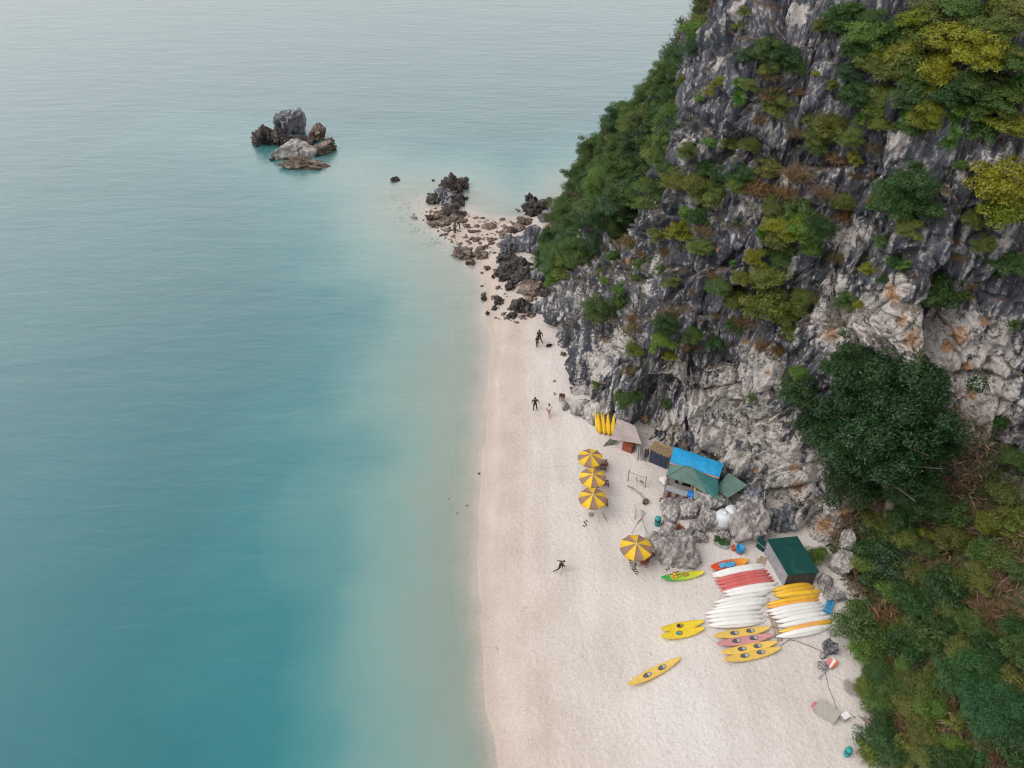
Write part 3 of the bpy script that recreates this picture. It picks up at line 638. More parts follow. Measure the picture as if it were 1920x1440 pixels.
# labels: told apart by tint, place and order from the left; the dense covers share one
byz = {}
for e in PLANTS: byz.setdefault((e[4], e[5]), []).append(e)
def place_word(u, v, es):
    us = sorted(e[1] for e in es); vs = sorted(e[2] for e in es); a = us.index(u)/max(1, len(us)-1); b = vs.index(v)/max(1, len(vs)-1)
    return ('low' if b > .66 else ('high' if b < .33 else 'midway'))+', '+('toward the left' if a < .33 else ('toward the right' if a > .66 else 'near the centre'))
for (kind, zone), es in byz.items():
    es.sort(key=lambda e: e[1])
    for i, (o, u, v, R, k, z, lab) in enumerate(es):
        n = o.name.split('.')[0]; cat = 'tree' if n == 'tree' else ('plant' if n == 'rosette_plant' else 'shrub')
        what = 'star-shaped rosettes' if kind == 'rosette' else WORD[kind]+' shrubs'; grp = what+(' ' if kind == 'rosette' else ' on ')+zone; on = ' ' if kind == 'rosette' and not zone.startswith('on') and not zone.startswith('below') else (' ' if kind == 'rosette' else ' on ')
        if lab: tag(o, lab, cat)
        elif len(es) == 1: tag(o, 'lone '+WORD.get(kind, '')+' '+cat+on+zone, cat)
        elif len(es) <= 15: tag(o, ORD[i]+' from the left of the '+what+on+zone, cat, grp)
        else:
            big = 'larger' if R > sorted(e[3] for e in es)[len(es)//2] else 'smaller'
            tag(o, big+' '+WORD[kind]+' '+cat+' '+place_word(u, v, es)+on+zone, cat, grp)
same = {}
for e in PLANTS: same.setdefault(e[0]['label'], []).append(e)
for lab, es in same.items():
    if len(es) > 1:
        for i, e in enumerate(sorted(es, key=lambda e: e[1])): e[0]['label'] = lab+', '+ORD[i]+' from left'
# low growth nobody could count: grass tufts, ferns and creepers on ledges and on the foot slope
def cover(name, n, accept, cols, size, blades, label, seed):
    rg = np.random.default_rng(seed)
    ii = rg.integers(2, nt-2, n*12); jj = rg.integers(6, nk-2, n*12); NF = normals(A2); 
    if NF[nt//2, nk//2, 1] > 0: NF = -NF
    keep = accept(ii, jj, A2[ii, jj], NF[ii, jj], rg); ii = ii[keep][:n]; jj = jj[keep][:n]; p = A2[ii, jj]; nn = NF[ii, jj]; m = len(p)
    base = np.repeat(p, blades, 0); sz = np.repeat(rg.uniform(*size, m), blades); cc = np.repeat(np.array(cols)[rg.integers(0, len(cols), m)], blades, 0)*rg.uniform(.6, 1.4, (m*blades, 1))
    d = rg.normal(size=base.shape)*.75+np.repeat(nn, blades, 0)*.5+np.array([0, 0, .55]); d /= np.linalg.norm(d, axis=1, keepdims=True)
    sd = np.cross(d, rg.normal(size=d.shape)); sd /= np.linalg.norm(sd, axis=1, keepdims=True); sz = sz[:, None]
    st = base+rg.normal(size=base.shape)*sz*.35
    Vv = np.stack([st, st+d*sz*.55+sd*sz*.06, st+d*sz+np.array([0, 0, -.12])*sz, st+d*sz*.55-sd*sz*.06], 1).reshape(-1, 3)
    me = np_mesh(name, Vv, np.arange(len(Vv)).reshape(-1, 4), 'cover'); cattr(me, 'tint', np.concatenate([np.repeat(cc, 4, 0), np.ones((len(Vv), 1))], 1))
    tag(link(name, me), label, 'ground cover', kind='stuff')
def ok_ledge(i, j, p, n, r): return (n[:, 2] > .42) & (talus[i, j] < .3) & (green[i, j] < .5) & (fbm(p*.18, 2, 130) > -.12) & (r.random(len(i)) < .9)
cover('ledge_grass', 3000, ok_ledge, [(.11, .115, .03), (.05, .10, .025), (.17, .135, .08), (.08, .11, .03), (.15, .14, .06)], (.25, .65), 9, 'tufts of grass and small ferns rooted on the rock ledges', 1)
cover('slope_undergrowth', 9000, lambda i, j, p, n, r: (talus[i, j] > .35) & (fbm(p*.2, 2, 140) > -.35), [(.06, .12, .02), (.03, .075, .018), (.12, .14, .03), (.09, .15, .025)], (.22, .5), 9, 'low leafy creepers covering the overgrown foot slope', 2)
cover('slope_dry_grass', 4000, lambda i, j, p, n, r: (talus[i, j] > .35) & (fbm(p*.2, 2, 150) > .0), [(.22, .155, .10), (.27, .16, .10), (.17, .13, .09), (.25, .20, .14)], (.4, .95), 9, 'tangled dry brown grass between the shrubs of the foot slope', 3)
cover('slope_cover', 5200, lambda i, j, p, n, r: (green[i, j] > .5) & (tt[i] > 1.6), [(.05, .11, .025), (.03, .08, .02), (.10, .12, .03)], (.35, .8), 9, 'low green growth between the shrubs of the far slope', 4)
# ================================================================== ROCKS
def boulder(seed, jag=.0, planes=13, sub=4, tall=1.0):
    rg = np.random.default_rng(seed); bm = bmesh.new(); bmesh.ops.create_icosphere(bm, subdivisions=sub, radius=1)
    D = np.array([v.co[:] for v in bm.verts]); F_ = np.array([[v.index for v in f.verts] for f in bm.faces]); bm.free()
    D /= np.linalg.norm(D, axis=1, keepdims=True)
    nr = rg.normal(size=(planes, 3)); nr /= np.linalg.norm(nr, axis=1, keepdims=True); h = rg.uniform(.62, .95, planes)
    c = D @ nr.T; r = np.where(c > .05, h/np.maximum(c, .05), 9).min(1); r = np.minimum(r, 1.12)
    Q = D+seed*3.7
    r = r*(1+.10*fbm(Q*1.5, 3, seed)+.05*fbm(Q*5, 3, seed+9))
    if jag:
        d1, d2, k = voro(Q*np.array([2.0, 2.0, 1.1]), seed)
        r = r*(1+jag*(k-.5)-jag*.7*np.exp(-(d2-d1)/.06)+jag*.6*fbm(Q*np.array([3., 3., 1.0]), 4, seed+20, True)+jag*.25*fbm(Q*9, 2, seed+33))
    Vv = D*r[:, None]; Vv[:, 2] *= tall
    return Vv, F_
def rock_meshes(n, mat, seed, **kw):
    return [np_mesh('rock', *boulder(seed+i, **kw), mat) for i in range(n)]
RK = {'tower': rock_meshes(1, 'blue_rock', 77, jag=.26, planes=22, sub=5), 'grey': rock_meshes(4, 'grey_boulder', 10, jag=.2, sub=5, planes=9), 'dark': rock_meshes(5, 'dark_rock', 30, jag=.55, sub=5), 'brown': rock_meshes(4, 'brown_rock', 50, jag=.5, sub=5), 'blue': rock_meshes(4, 'blue_rock', 70, jag=.42, sub=5)}
def rock(u, v, wpx, hpx, kind, label=None, depth=None, z=None, rz=None, group=None, name='rock', sink=.3):
    "u, v: middle of the rock as seen; wpx, hpx: its width and height as seen"
    g = G(u, v+hpx*.22) if z is None else W(u, v+hpx*.22, z)
    s = ppm(g); rg = random.Random(int(u*5+v*11)); a = wpx/s*(.5 if v > 520 or name != 'rock' else .43); hh = hpx/s*(.56 if v > 520 else .49)
    o = link(name, rg.choice(RK[kind]), None, (g.x, g.y, g.z+hh*(1-2*sink)*.55), (rg.uniform(-.2, .2), rg.uniform(-.2, .2), rg.uniform(0, 6.28) if rz is None else rz), (a*1.08, (depth or a), hh*1.05))
    return tag(o, label, 'rock', group)
# islet
SEA = 0.0
rock(545, 233, 64, 70, 'tower', 'tall blue-grey rock tower, highest of the islet', z=0, sink=.15, depth=2.2, name='sea_rock')
rock(500, 258, 44, 38, 'dark', 'low black rock at the left end of the islet', z=0, name='sea_rock')
rock(548, 283, 76, 44, 'grey', 'broad pale-topped rock slab in the middle of the islet', z=0, name='sea_rock', depth=1.8)
rock(596, 252, 26, 34, 'brown', 'upright brown rock at the right end of the islet', z=0, sink=.2, name='sea_rock')
rock(598, 280, 48, 26, 'brown', 'low tan rock right of the broad islet slab', z=0, name='sea_rock')
rock(574, 308, 88, 24, 'brown', 'long flat brown rock along the near side of the islet', z=0, name='sea_rock', depth=1.3, rz=.05)
rock(530, 262, 36, 26, 'dark', 'dark rock wedged between the islet tower and its black rock', z=0, name='sea_rock')
rock(572, 262, 34, 24, 'dark', 'dark rock at the foot of the islet tower', z=0, name='sea_rock')
rock(512, 298, 12, 8, 'dark', 'small dark stone at the near left of the islet', z=0, name='sea_rock')
rock(617, 263, 15, 10, 'dark', 'small dark stone right of the islet', z=0, name='sea_rock')
rock(483, 272, 10, 8, 'dark', 'small dark stone at the islet left tip', z=0, name='sea_rock')
rock(740, 336, 15, 11, 'dark', 'lone dark stone in the water between islet and spit', z=-.1, name='sea_rock')
# stack at the end of the spit
rock(845, 352, 36, 52, 'dark', 'tall jagged rock stack at the end of the spit', z=0, sink=.12, name='sea_stack')
rock(838, 368, 42, 36, 'blue', 'pale grey rock in front of the jagged stack', z=0, sink=.2, name='sea_rock')
rock(868, 343, 24, 14, 'dark', 'dark rock jutting right from the jagged stack', z=.3, sink=0, name='sea_rock')
rock(815, 372, 28, 22, 'dark', 'dark rock left of the jagged stack', z=0, name='sea_rock')
rock(858, 374, 26, 26, 'dark', 'dark rock right at the stack foot', z=0, name='sea_rock')
rock(873, 372, 8, 6, 'dark', 'tiny dark stone in water right of the stack', z=-.05, name='sea_rock')
rock(813, 338, 5, 5, 'dark', 'tiny dark stone in water left of the stack', z=-.05, name='sea_rock')
for i, (u, v, w_, h_, k) in enumerate([(845, 392, 38, 20, 'dark'), (822, 404, 30, 14, 'brown'), (806, 408, 20, 12, 'dark'), (835, 415, 34, 12, 'brown'), (860, 400, 24, 14, 'dark'), (850, 410, 22, 10, 'brown'), (815, 420, 22, 9, 'brown'), (868, 414, 16, 8, 'brown')]):
    rock(u, v, w_, h_, k, ('dark' if k == 'dark' else 'brown')+' rock, '+ORD[[806, 815, 822, 835, 845, 850, 860, 868].index(u)]+' from the left of those heaped below the jagged stack', group='rocks below the stack')
rock(868, 474, 44, 22, 'brown', 'flat brown rock slab lying at the water edge of the spit', rz=-.2)
rock(902, 476, 34, 14, 'brown', 'flat brown slab right of the water edge slab')
rock(885, 490, 16, 14, 'brown', 'tilted brown stone below the two flat slabs'); rock(879, 493, 9, 9, 'dark', 'small dark stone below the flat slab')
rock(1000, 392, 44, 30, 'dark', 'dark spiky rock in the cove beside the far slope', sink=.15); rock(995, 378, 22, 24, 'dark', 'pointed black rock topping the cove rocks', sink=.1)
rock(970, 395, 20, 12, 'dark', 'dark rock at the left end of the cove rocks'); rock(1018, 385, 34, 22, 'dark', 'dark rock right of the pointed cove rock', sink=.2); rock(1030, 405, 40, 30, 'blue', 'grey fluted rock right of the cove rocks', sink=.2)
rock(985, 415, 30, 14, 'brown', 'brown rock below the cove rocks'); rock(963, 433, 13, 11, 'dark', 'lone dark round stone on the sandy spit'); rock(1048, 395, 26, 22, 'dark', 'dark rock against the far slope foot')
rock(955, 462, 42, 40, 'blue', 'pale grey boulder at the left of the cliff foot group', sink=.15); rock(1000, 455, 62, 52, 'blue', 'largest blue-grey boulder of the cliff foot group', sink=.15); rock(1028, 470, 44, 48, 'blue', 'blue-grey boulder against the green slope', sink=.15)
rock(1010, 435, 40, 26, 'grey', 'light boulder behind the largest blue-grey one'); rock(945, 485, 34, 22, 'dark', 'dark rock under the pale grey boulder'); rock(975, 492, 46, 26, 'dark', 'dark rock under the largest blue-grey boulder')
rock(950, 505, 40, 18, 'dark', 'long dark rock on the sand below the boulders'); rock(985, 515, 44, 22, 'dark', 'dark rock left of the green slope foot'); rock(1015, 515, 44, 36, 'blue', 'grey fluted boulder at the green slope foot', sink=.2)
rock(945, 520, 26, 18, 'dark', 'rounded dark rock left on the upper sand'); rock(955, 538, 18, 16, 'dark', 'pointed dark rock standing on the sand'); rock(1000, 540, 50, 18, 'brown', 'long brown rock below the green slope foot'); rock(1035, 545, 36, 18, 'dark', 'dark rock at the cliff corner')
rock(976, 574, 34, 26, 'dark', 'large mottled dark rock alone on the sand'); rock(962, 590, 18, 13, 'dark', 'dark rock just below left of the mottled one'); rock(993, 588, 14, 10, 'brown', 'brown stone right of the mottled dark rock')
rock(1020, 575, 40, 24, 'blue', 'slabby grey rock by the cliff corner'); rock(1033, 590, 26, 14, 'dark', 'low dark rock under the slabby grey one'); rock(935, 563, 17, 13, 'dark', 'jagged dark stone on the sand left of the mottled rock'); rock(907, 559, 11, 9, 'dark', 'small dark stone nearest the water line'); rock(914, 587, 8, 6, 'dark', 'tiny dark stone below the one nearest the water')
rock(914, 502, 13, 9, 'brown', 'small brown stone on the sand below the slabs'); rock(925, 519, 8, 6, 'dark', 'tiny dark stone between the slabs and the jagged stone'); rock(928, 578, 9, 7, 'dark', 'tiny dark stone under the jagged one'); rock(1047, 603, 20, 12, 'brown', 'brown stone at the cliff foot above the two men')
rock(1056, 663, 9, 8, 'brown', 'small brown stone at the cliff foot beside the black bag'); rock(1059, 762, 14, 20, 'grey', 'small grey rock beside the crouching pair', sink=.2); rock(1040, 738, 6, 5, 'grey', 'tiny grey stone above the crouching pair'); rock(1039, 714, 5, 5, 'grey', 'tiny grey stone farther up the sand')
# rock litter on the spit, too many to tell apart
rg = np.random.default_rng(4); VV = []; FF = []; n0 = 0; tv, tf = boulder(5, .3, 9, 1)
poly = [(790, 400), (830, 385), (880, 400), (960, 415), (1000, 430), (960, 470), (900, 480), (860, 470), (830, 450)]; poly2 = [(900, 500), (960, 500), (1020, 560), (1000, 610), (930, 600), (900, 560)]; poly3 = [(730, 370), (800, 360), (830, 460), (770, 470)]
cnt = 0
while cnt < 470:
    pl = poly if cnt < 320 else (poly2 if cnt < 400 else poly3); p = (rg.uniform(720, 1020), rg.uniform(360, 610))
    if not inside(p, pl): continue
    g = G(*p); r = rg.gamma(1.4, .10)+.05; sc = np.array([r*rg.uniform(.7, 1.8), r*rg.uniform(.6, 1.2), r*rg.uniform(.35, .8)]); a = rg.uniform(0, 6.28)
    q = (tv*sc) @ np.array([[math.cos(a), math.sin(a), 0], [-math.sin(a), math.cos(a), 0], [0, 0, 1]]); VV.append(q+np.array([g.x, g.y, g.z+r*.1])); FF.append(tf+n0); n0 += len(tv); cnt += 1
tag(link('rock_litter', np_mesh('rock_litter', np.concatenate(VV), np.concatenate(FF), 'brown_rock')), 'litter of small brown stones strewn over the spit', 'stones', kind='stuff')
# boulders round the huts
rock(1262, 1026, 80, 66, 'grey', 'large rounded grey boulder beside the fourth umbrella', sink=.22, depth=1.7, name='boulder')
rock(1225, 1010, 26, 30, 'grey', 'grey rock at the left flank of the large rounded boulder', name='boulder')
rock(1258, 955, 50, 30, 'grey', 'pale low boulder below the hut counter', sink=.4, name='boulder'); rock(1290, 955, 42, 36, 'grey', 'pale boulder right of the blue bundle', sink=.3, name='boulder')
rock(1325, 940, 60, 44, 'grey', 'fluted grey boulder under the yellow canvas', sink=.1, name='boulder'); rock(1330, 972, 46, 44, 'grey', 'split grey boulder left of the water tanks', sink=.12, name='boulder')
rock(1360, 950, 40, 26, 'blue', 'dark boulder behind the water tanks', name='boulder', sink=.1)
rock(1404, 975, 64, 100, 'grey', 'tall upright grey boulder right of the water tanks', sink=.08, depth=1.6, name='boulder'); rock(1412, 932, 44, 26, 'blue', 'dark rock topping the tall upright boulder', sink=.0, name='boulder', z=3.0)
rock(1305, 985, 30, 30, 'grey', 'broken rock left of the potted plants', name='boulder'); rock(1312, 1005, 24, 26, 'grey', 'pale rock beside the potted plants', name='boulder'); rock(1356, 1005, 24, 24, 'grey', 'rock behind the potted plants', name='boulder', sink=.2); rock(1285, 1000, 30, 20, 'grey', 'low rock behind the large rounded boulder', name='boulder')
rock(1254, 990, 34, 16, 'grey', 'low pale rock beside the teal bin', sink=.45, name='boulder'); rock(1465, 975, 50, 50, 'blue', 'dark boulder right of the metal pole', sink=.1, name='boulder')
rock(1545, 1085, 24, 24, 'grey', 'grey rock at the right corner of the green roofed hut', name='boulder', sink=.15); rock(1547, 1100, 22, 22, 'grey', 'grey rock above the yellow overturned kayaks', name='boulder', sink=.15); rock(1562, 1115, 34, 22, 'grey', 'broad grey rock right of the yellow overturned kayaks', name='boulder', sink=.2)
rock(1552, 1210, 26, 36, 'blue', 'grey rock below the lowest white kayak', name='boulder', sink=.2); rock(1560, 1185, 14, 16, 'grey', 'small pale rock by the lowest white kayak', name='boulder'); rock(1540, 1247, 20, 16, 'grey', 'round grey stone left of the pink paddle blades', name='boulder'); rock(1542, 1228, 14, 14, 'grey', 'small grey stone where the rope ends', name='boulder'); rock(1580, 1055, 40, 44, 'grey', 'brown-grey boulder right of the small round shrub', name='boulder', sink=.1, z=2.6); rock(1590, 1010, 30, 40, 'grey', 'pale boulder on the foot slope above the hut', name='boulder', sink=.1, z=4)
rock(1130, 770, 60, 36, 'grey', 'low fluted rock shelf left of the folded umbrellas', sink=.25, name='boulder'); rock(1095, 765, 40, 28, 'grey', 'low rock at the cliff foot nearest the crouching pair', sink=.3, name='boulder')

# ================================================================== KAYAKS
paint('kayak_white', (.80, .79, .77), .38, .03, 2, dirt=(.62, .58, .53)); paint('kayak_red', (.58, .12, .115), .45, .12, 2, dirt=(.62, .30, .28)); paint('kayak_yellow', (.78, .46, .03), .42, .08, 2, dirt=(.6, .38, .08)); paint('kayak_orange', (.78, .36, .05), .42, .08, 2, dirt=(.6, .34, .10))
paint('deck_yellow', (.78, .52, .11), .42, .08, 3, dirt=(.66, .5, .2)); paint('deck_pink', (.60, .27, .28), .5, .15, 3, dirt=(.6, .42, .40)); paint('lemon', (.82, .60, .03), .42, .06, 3)
paint('black_rubber', (.03, .03, .035), .7, .3, 6); paint('seat_grey', (.10, .105, .12), .7, .2, 8); paint('pale_grey', (.42, .41, .40), .6, .1, 6); paint('cherry', (.55, .06, .06), .45, .15, 8); paint('sky_blue', (.06, .30, .55), .55, .2, 8); paint('ochre_well', (.42, .27, .03), .6, .2, 8)
def grad(name, stops):
    t = NT(name); tc = t.n('ShaderNodeTexCoord'); sx = t.n('ShaderNodeSeparateXYZ'); t.l(tc.outputs['Generated'], sx.inputs[0])
    f = t.math('ADD', sx.outputs['X'], t.math('MULTIPLY', t.math('SUBTRACT', t.noise(tc.outputs['Object'], 2.5, 4), .5), .35))
    t.l(t.ramp(f, stops), t.b.inputs['Base Color']); t.b.inputs['Roughness'].default_value = .42; MATS[name] = t.m
grad('two_tone_orange', [(.1, (.80, .52, .05)), (.45, (.80, .34, .14)), (.75, (.78, .42, .04)), (1, (.80, .55, .04))])
grad('green_yellow', [(.0, (.03, .32, .10)), (.22, (.06, .40, .07)), (.42, (.30, .52, .04)), (.8, (.62, .60, .04)), (1, (.75, .62, .03))])
grad('red_orange', [(.0, (.68, .075, .025)), (.45, (.70, .10, .03)), (.8, (.75, .26, .03)), (1, (.78, .40, .04))])
def kayak_hull(mat, rocker=.34, w=.37, deck=.14, draft=.24, open_top=False):
    n = 28; m = 14; vs = []; fs = []
    for i in range(n+1):
        x = -1+2*i/n; hw = w*max(0.0, (1-abs(x)**2.3))**.8+.012; rise = rocker*abs(x)**2.6; dr = draft*(1-abs(x)**3)**.7+.02; dk = deck*(1-abs(x)**2.2)+.03
        for k in range(m):
            a = 2*math.pi*k/m; c, s_ = math.cos(a), math.sin(a)
            y = hw*math.copysign(abs(c)**.8, c); z = (dk*.75*abs(s_)**1.1 if s_ > 0 else -dr*abs(s_)**.85)+rise+.24
            vs.append((x*2.45, y, z))
    for i in range(n): fs += [(i*m+k, i*m+(k+1) % m, (i+1)*m+(k+1) % m, (i+1)*m+k) for k in range(m)]
    fs += [tuple(range(m))[::-1], tuple(range(n*m, (n+1)*m))]
    mb = MB(); mb.add(vs, fs); return mb.mesh('hull', mat, True)
HULL = {k: kayak_hull(k) for k in ('kayak_white', 'kayak_red', 'kayak_yellow', 'kayak_orange', 'two_tone_orange')}
def topz(x): x /= 2.45; return .14*.75*(1-abs(x)**2.2)+.0225+.34*abs(x)**2.6*.5+.24
SLIT = MB().box((0, 0, 0), (3.6, .018, .012)).mesh('keel_strip', 'pale_grey')
def overturned(u0, v0, u1, v1, mat, label, group, seed=0):
    a = G(u0, v0); b = G(u1, v1); d = b-a; L = math.hypot(d.x, d.y); rg = random.Random(seed)
    o = empty('kayak', ((a.x+b.x)/2, (a.y+b.y)/2, hb1((a.x+b.x)/2, (a.y+b.y)/2)), math.atan2(d.y, d.x))
    h = link('hull', HULL[mat], o, (0, 0, .42), (math.radians(-134+rg.uniform(-5, 5)), 0, 0), (L/4.9, .86, .86))
    k = link('keel_strip', SLIT, h, (0, 0, -.005), (0, 0, 0)); k.location = (0, 0, .24-.262)
    link('grab_loop', LOOP, h, (2.36, 0, .56)); link('grab_loop', LOOP, h, (-2.36, 0, .56))
    return tag(o, label, 'kayak', group)
LOOP = MB().tube([(0, -.05, 0), (.03, -.03, .05), (.03, .03, .05), (0, .05, 0)], .012, 5).mesh('grab_loop', 'black_rubber')
def z6(x, y): return 1280+x/6, 1000+y/6
LEFT = [((335, 512), (945, 382), 'white'), ((345, 538), (960, 415), 'white'), ((370, 585), (985, 452), 'red'), ((385, 622), (1012, 490), 'red'), ((410, 660), (1040, 525), 'red'), ((436, 700), (1060, 560), 'red'), ((460, 722), (1095, 600), 'white'), ((480, 752), (1115, 640), 'white'),
    ((360, 832), (1000, 708), 'white'), ((362, 872), (1012, 764), 'white'), ((345, 915), (1000, 806), 'white'), ((258, 958), (925, 872), 'white'), ((258, 1002), (935, 930), 'white'), ((276, 1048), (955, 978), 'white'), ((288, 1092), (962, 1022), 'white')]
RIGHT = [((1012, 695), (1495, 602), 'yellow'), ((1030, 738), (1520, 636), 'yellow'), ((1052, 762), (1590, 692), 'yellow'), ((950, 858), (1570, 742), 'yellow'), ((955, 890), (1565, 785), 'orange'), ((948, 935), (1590, 818), 'white'), ((988, 968), (1620, 850), 'white'), ((1012, 1012), (1640, 888), 'white'), ((1055, 1055), (1680, 930), 'white'), ((1082, 1110), (1735, 975), 'white'), ((1095, 1168), (1722, 1025), 'two'), ((1062, 1218), (1718, 1072), 'white')]
for nm, L_ in (('left', LEFT), ('right', RIGHT)):
    for i, (a, b, c_) in enumerate(L_):
        lab = ('two-tone orange and yellow' if c_ == 'two' else ('red' if c_ == 'red' else c_))+' overturned kayak, '+ORD[i]+' from the hut in the '+nm+' row'
        overturned(*z6(*a), *z6(*b), 'two_tone_orange' if c_ == 'two' else 'kayak_'+c_, lab, 'overturned kayaks in the '+nm+' row', i*7+len(nm))
DECK = {k: kayak_hull(k, .26, .38) for k in ('deck_yellow', 'deck_pink', 'lemon', 'green_yellow', 'red_orange')}
def well(cx, lx, ly, z, floor='seat_grey', rim='black_rubber', front='pale_grey', parent=None, nm='cockpit'):
    n = 20; m = MB(); pts = [(cx+lx*math.cos(2*math.pi*k/n), ly*math.sin(2*math.pi*k/n), z+.02) for k in range(n)]
    m.tube(pts+[pts[0]], .014, 5); o = m.build(nm, rim, parent)
    MB().slab([(cx+lx*.93*math.cos(2*math.pi*k/n), ly*.93*math.sin(2*math.pi*k/n), z+.012) for k in range(n)], .03).build('seat', floor, o)
    if front: MB().slab([(cx+lx*.9*math.cos(a), ly*.9*math.sin(a), z+.03) for a in [-1.45+2.9*k/10 for k in range(11)]], .02).build('backrest', front, o)
    return o
def upright(u0, v0, u1, v1, mat, label, group, spec):
    a = G(u0, v0); b = G(u1, v1); d = b-a; L = math.hypot(d.x, d.y)
    o = empty('kayak', ((a.x+b.x)/2, (a.y+b.y)/2, hb1((a.x+b.x)/2, (a.y+b.y)/2)-.02), math.atan2(d.y, d.x)); o.scale = (L/4.9, .95, .95)
    link('hull', DECK[mat], o)
    for s_ in spec:
        if s_[0] == 'c': well(s_[1], .36, .17, topz(s_[1]), s_[2], 'black_rubber', s_[3], o)
        elif s_[0] == 'h': well(s_[1], .24, .2, topz(s_[1])-.02, s_[2], s_[2], None, o, 'hatch')
        elif s_[0] == 'b':
            for q in (-.09, .09): MB().tube([(s_[1]+q, -.24, topz(s_[1])-.06), (s_[1]+q, 0, topz(s_[1])+.015), (s_[1]+q, .24, topz(s_[1])-.06)], .017, 5).build('deck_line', 'black_rubber', o)
    for q in (-2.3, 2.3): link('grab_loop', LOOP, o, (q, 0, topz(q)-.02))
    return tag(o, label, 'kayak', group)
Y = [('b', -1.55), ('c', -.62, 'seat_grey', 'pale_grey'), ('c', .72, 'seat_grey', 'pale_grey'), ('b', 1.75)]
gk = 'upright double kayaks below the rows'
upright(*z6(325, 1192), *z6(985, 1082), 'deck_yellow', 'yellow double kayak, topmost of the four lying deck up', gk, Y)
upright(*z6(355, 1282), *z6(1030, 1160), 'deck_pink', 'faded pink double kayak with red hatches between yellow ones', gk, [('h', -1.75, 'cherry'), ('c', -.7, 'seat_grey', 'pale_grey'), ('c', .72, 'seat_grey', 'pale_grey'), ('h', 1.72, 'cherry')])
upright(*z6(415, 1382), *z6(1062, 1242), 'deck_yellow', 'yellow double kayak just below the faded pink one', gk, Y)
upright(1353, 1244, 1464, 1218, 'deck_yellow', 'yellow double kayak, lowest of the four lying deck up', gk, Y)
upright(1174, 1292, 1276, 1236, 'deck_yellow', 'yellow double kayak alone at the bottom of the beach', None, Y)
upright(1236, 1186, 1320, 1168, 'lemon', 'lemon yellow single kayak with dark seat, upper of the pair', 'pair of lemon single kayaks', [('h', -1.45, 'ochre_well'), ('c', -.25, 'black_rubber', 'ochre_well'), ('h', 1.5, 'ochre_well')])
upright(1236, 1200, 1321, 1181, 'lemon', 'lemon yellow single kayak with blue seat, lower of the pair', 'pair of lemon single kayaks', [('h', -1.35, 'ochre_well'), ('c', -.35, 'sky_blue', 'ochre_well'), ('h', 1.5, 'ochre_well')])
gy = upright(1237, 1090, 1321, 1076, 'green_yellow', 'green kayak fading to yellow with life vests on it', None, [('h', -1.8, 'ochre_well'), ('c', .3, 'ochre_well', None), ('h', 1.4, 'ochre_well')])
ro = upright(1330, 1070, 1402, 1054, 'red_orange', 'red and orange sit-on kayak with blue cloth beside the hut', None, [('c', -1.1, 'cherry', None), ('h', 1.3, 'kayak_orange'), ('c', .3, 'cherry', None)]); ro.scale[1] = 1.3
paint('vest_yellow', (.75, .47, .03), .8, .25, 8); paint('blue_cloth', (.10, .34, .58), .85, .5, 9); paint('charcoal', (.045, .045, .05), .8, .3, 8)
def vest(u, v, dz, label):
    o = empty('life_vest', G(u, v, dz), random.uniform(0, 3)); m = MB()
    for sx in (-1, 1): m.box((sx*.15, 0, .07), (.22, .46, .12), (0, sx*.2, 0))
    m.build('foam_panel', 'vest_yellow', o); MB().box((0, .18, .1), (.5, .05, .13)).box((0, -.1, .1), (.5, .04, .13)).build('strap', 'charcoal', o); return tag(o, label, 'life vest')
vest(1262, 1086, .32, 'yellow and black life vest lying on the green kayak, left one'); vest(1267, 1083, .36, 'yellow and black life vest lying on the green kayak, right one')
def crumple(name, c, a, b, mat, label, cat, amp=.1, nu=14, nv=10, seed=1, lift=.12, kind=None):
    c = Vector(c); a = Vector(a); b = Vector(b)
    def f_(s_, t_):
        p = c+a*(s_-.5)+b*(t_-.5); q = np.array([[s_*4+seed, t_*4, seed*2.]]); e = max(0, 1-(2*abs(s_-.5))**4)*max(0, 1-(2*abs(t_-.5))**4)
        return p+Vector((float(vnoise(q, 3)[0])*amp*.6, float(vnoise(q, 4)[0])*amp*.6, lift*e+abs(float(fbm(q, 3, 5, True)[0]))*amp))
    return tag(MB().sheet(nu, nv, f_, .02).build(name, mat), label, cat)
p = G(1362, 1064); crumple('cloth', (p.x, p.y, p.z+.38), (1.3, .25, 0), (-.1, .5, 0), 'blue_cloth', 'blue patterned cloth heaped on the red kayak', 'cloth', .12)
# ================================================================== UMBRELLAS, CHAIRS
def fabric(name, col, vary=.1):
    t = NT(name); v = t.coord('Object'); c = t.ramp(t.noise(v, 2.2, 4), [(.3, tuple(x*(1-vary) for x in col)), (.7, tuple(min(.9, x*(1+vary)) for x in col))])
    oi = t.n('ShaderNodeObjectInfo'); c = t.mix(1.0, c, t.ramp(oi.outputs['Random'], [(0, (.84, .85, .9)), (1, (1.06, 1.04, 1.0))]), 'MULTIPLY')
    t.l(c, t.b.inputs['Base Color']); t.b.inputs['Roughness'].default_value = .85; t.b.inputs['Specular IOR Level'].default_value = .2
    t.l(t.bump(t.noise(v, 30, 2), .2, .01), t.b.inputs['Normal']); MATS[name] = t.m
fabric('canopy_yellow', (.78, .50, .04)); fabric('canopy_brown', (.30, .19, .14)); paint('pole_white', (.62, .60, .56), .5); paint('dark_wood', (.13, .045, .03), .6, .35, 7); paint('red_wood', (.30, .07, .03), .6, .3, 7); paint('grey_wood', (.30, .27, .24), .85, .3, 7, .3); paint('tan_wood', (.36, .27, .19), .85, .3, 7, .3)
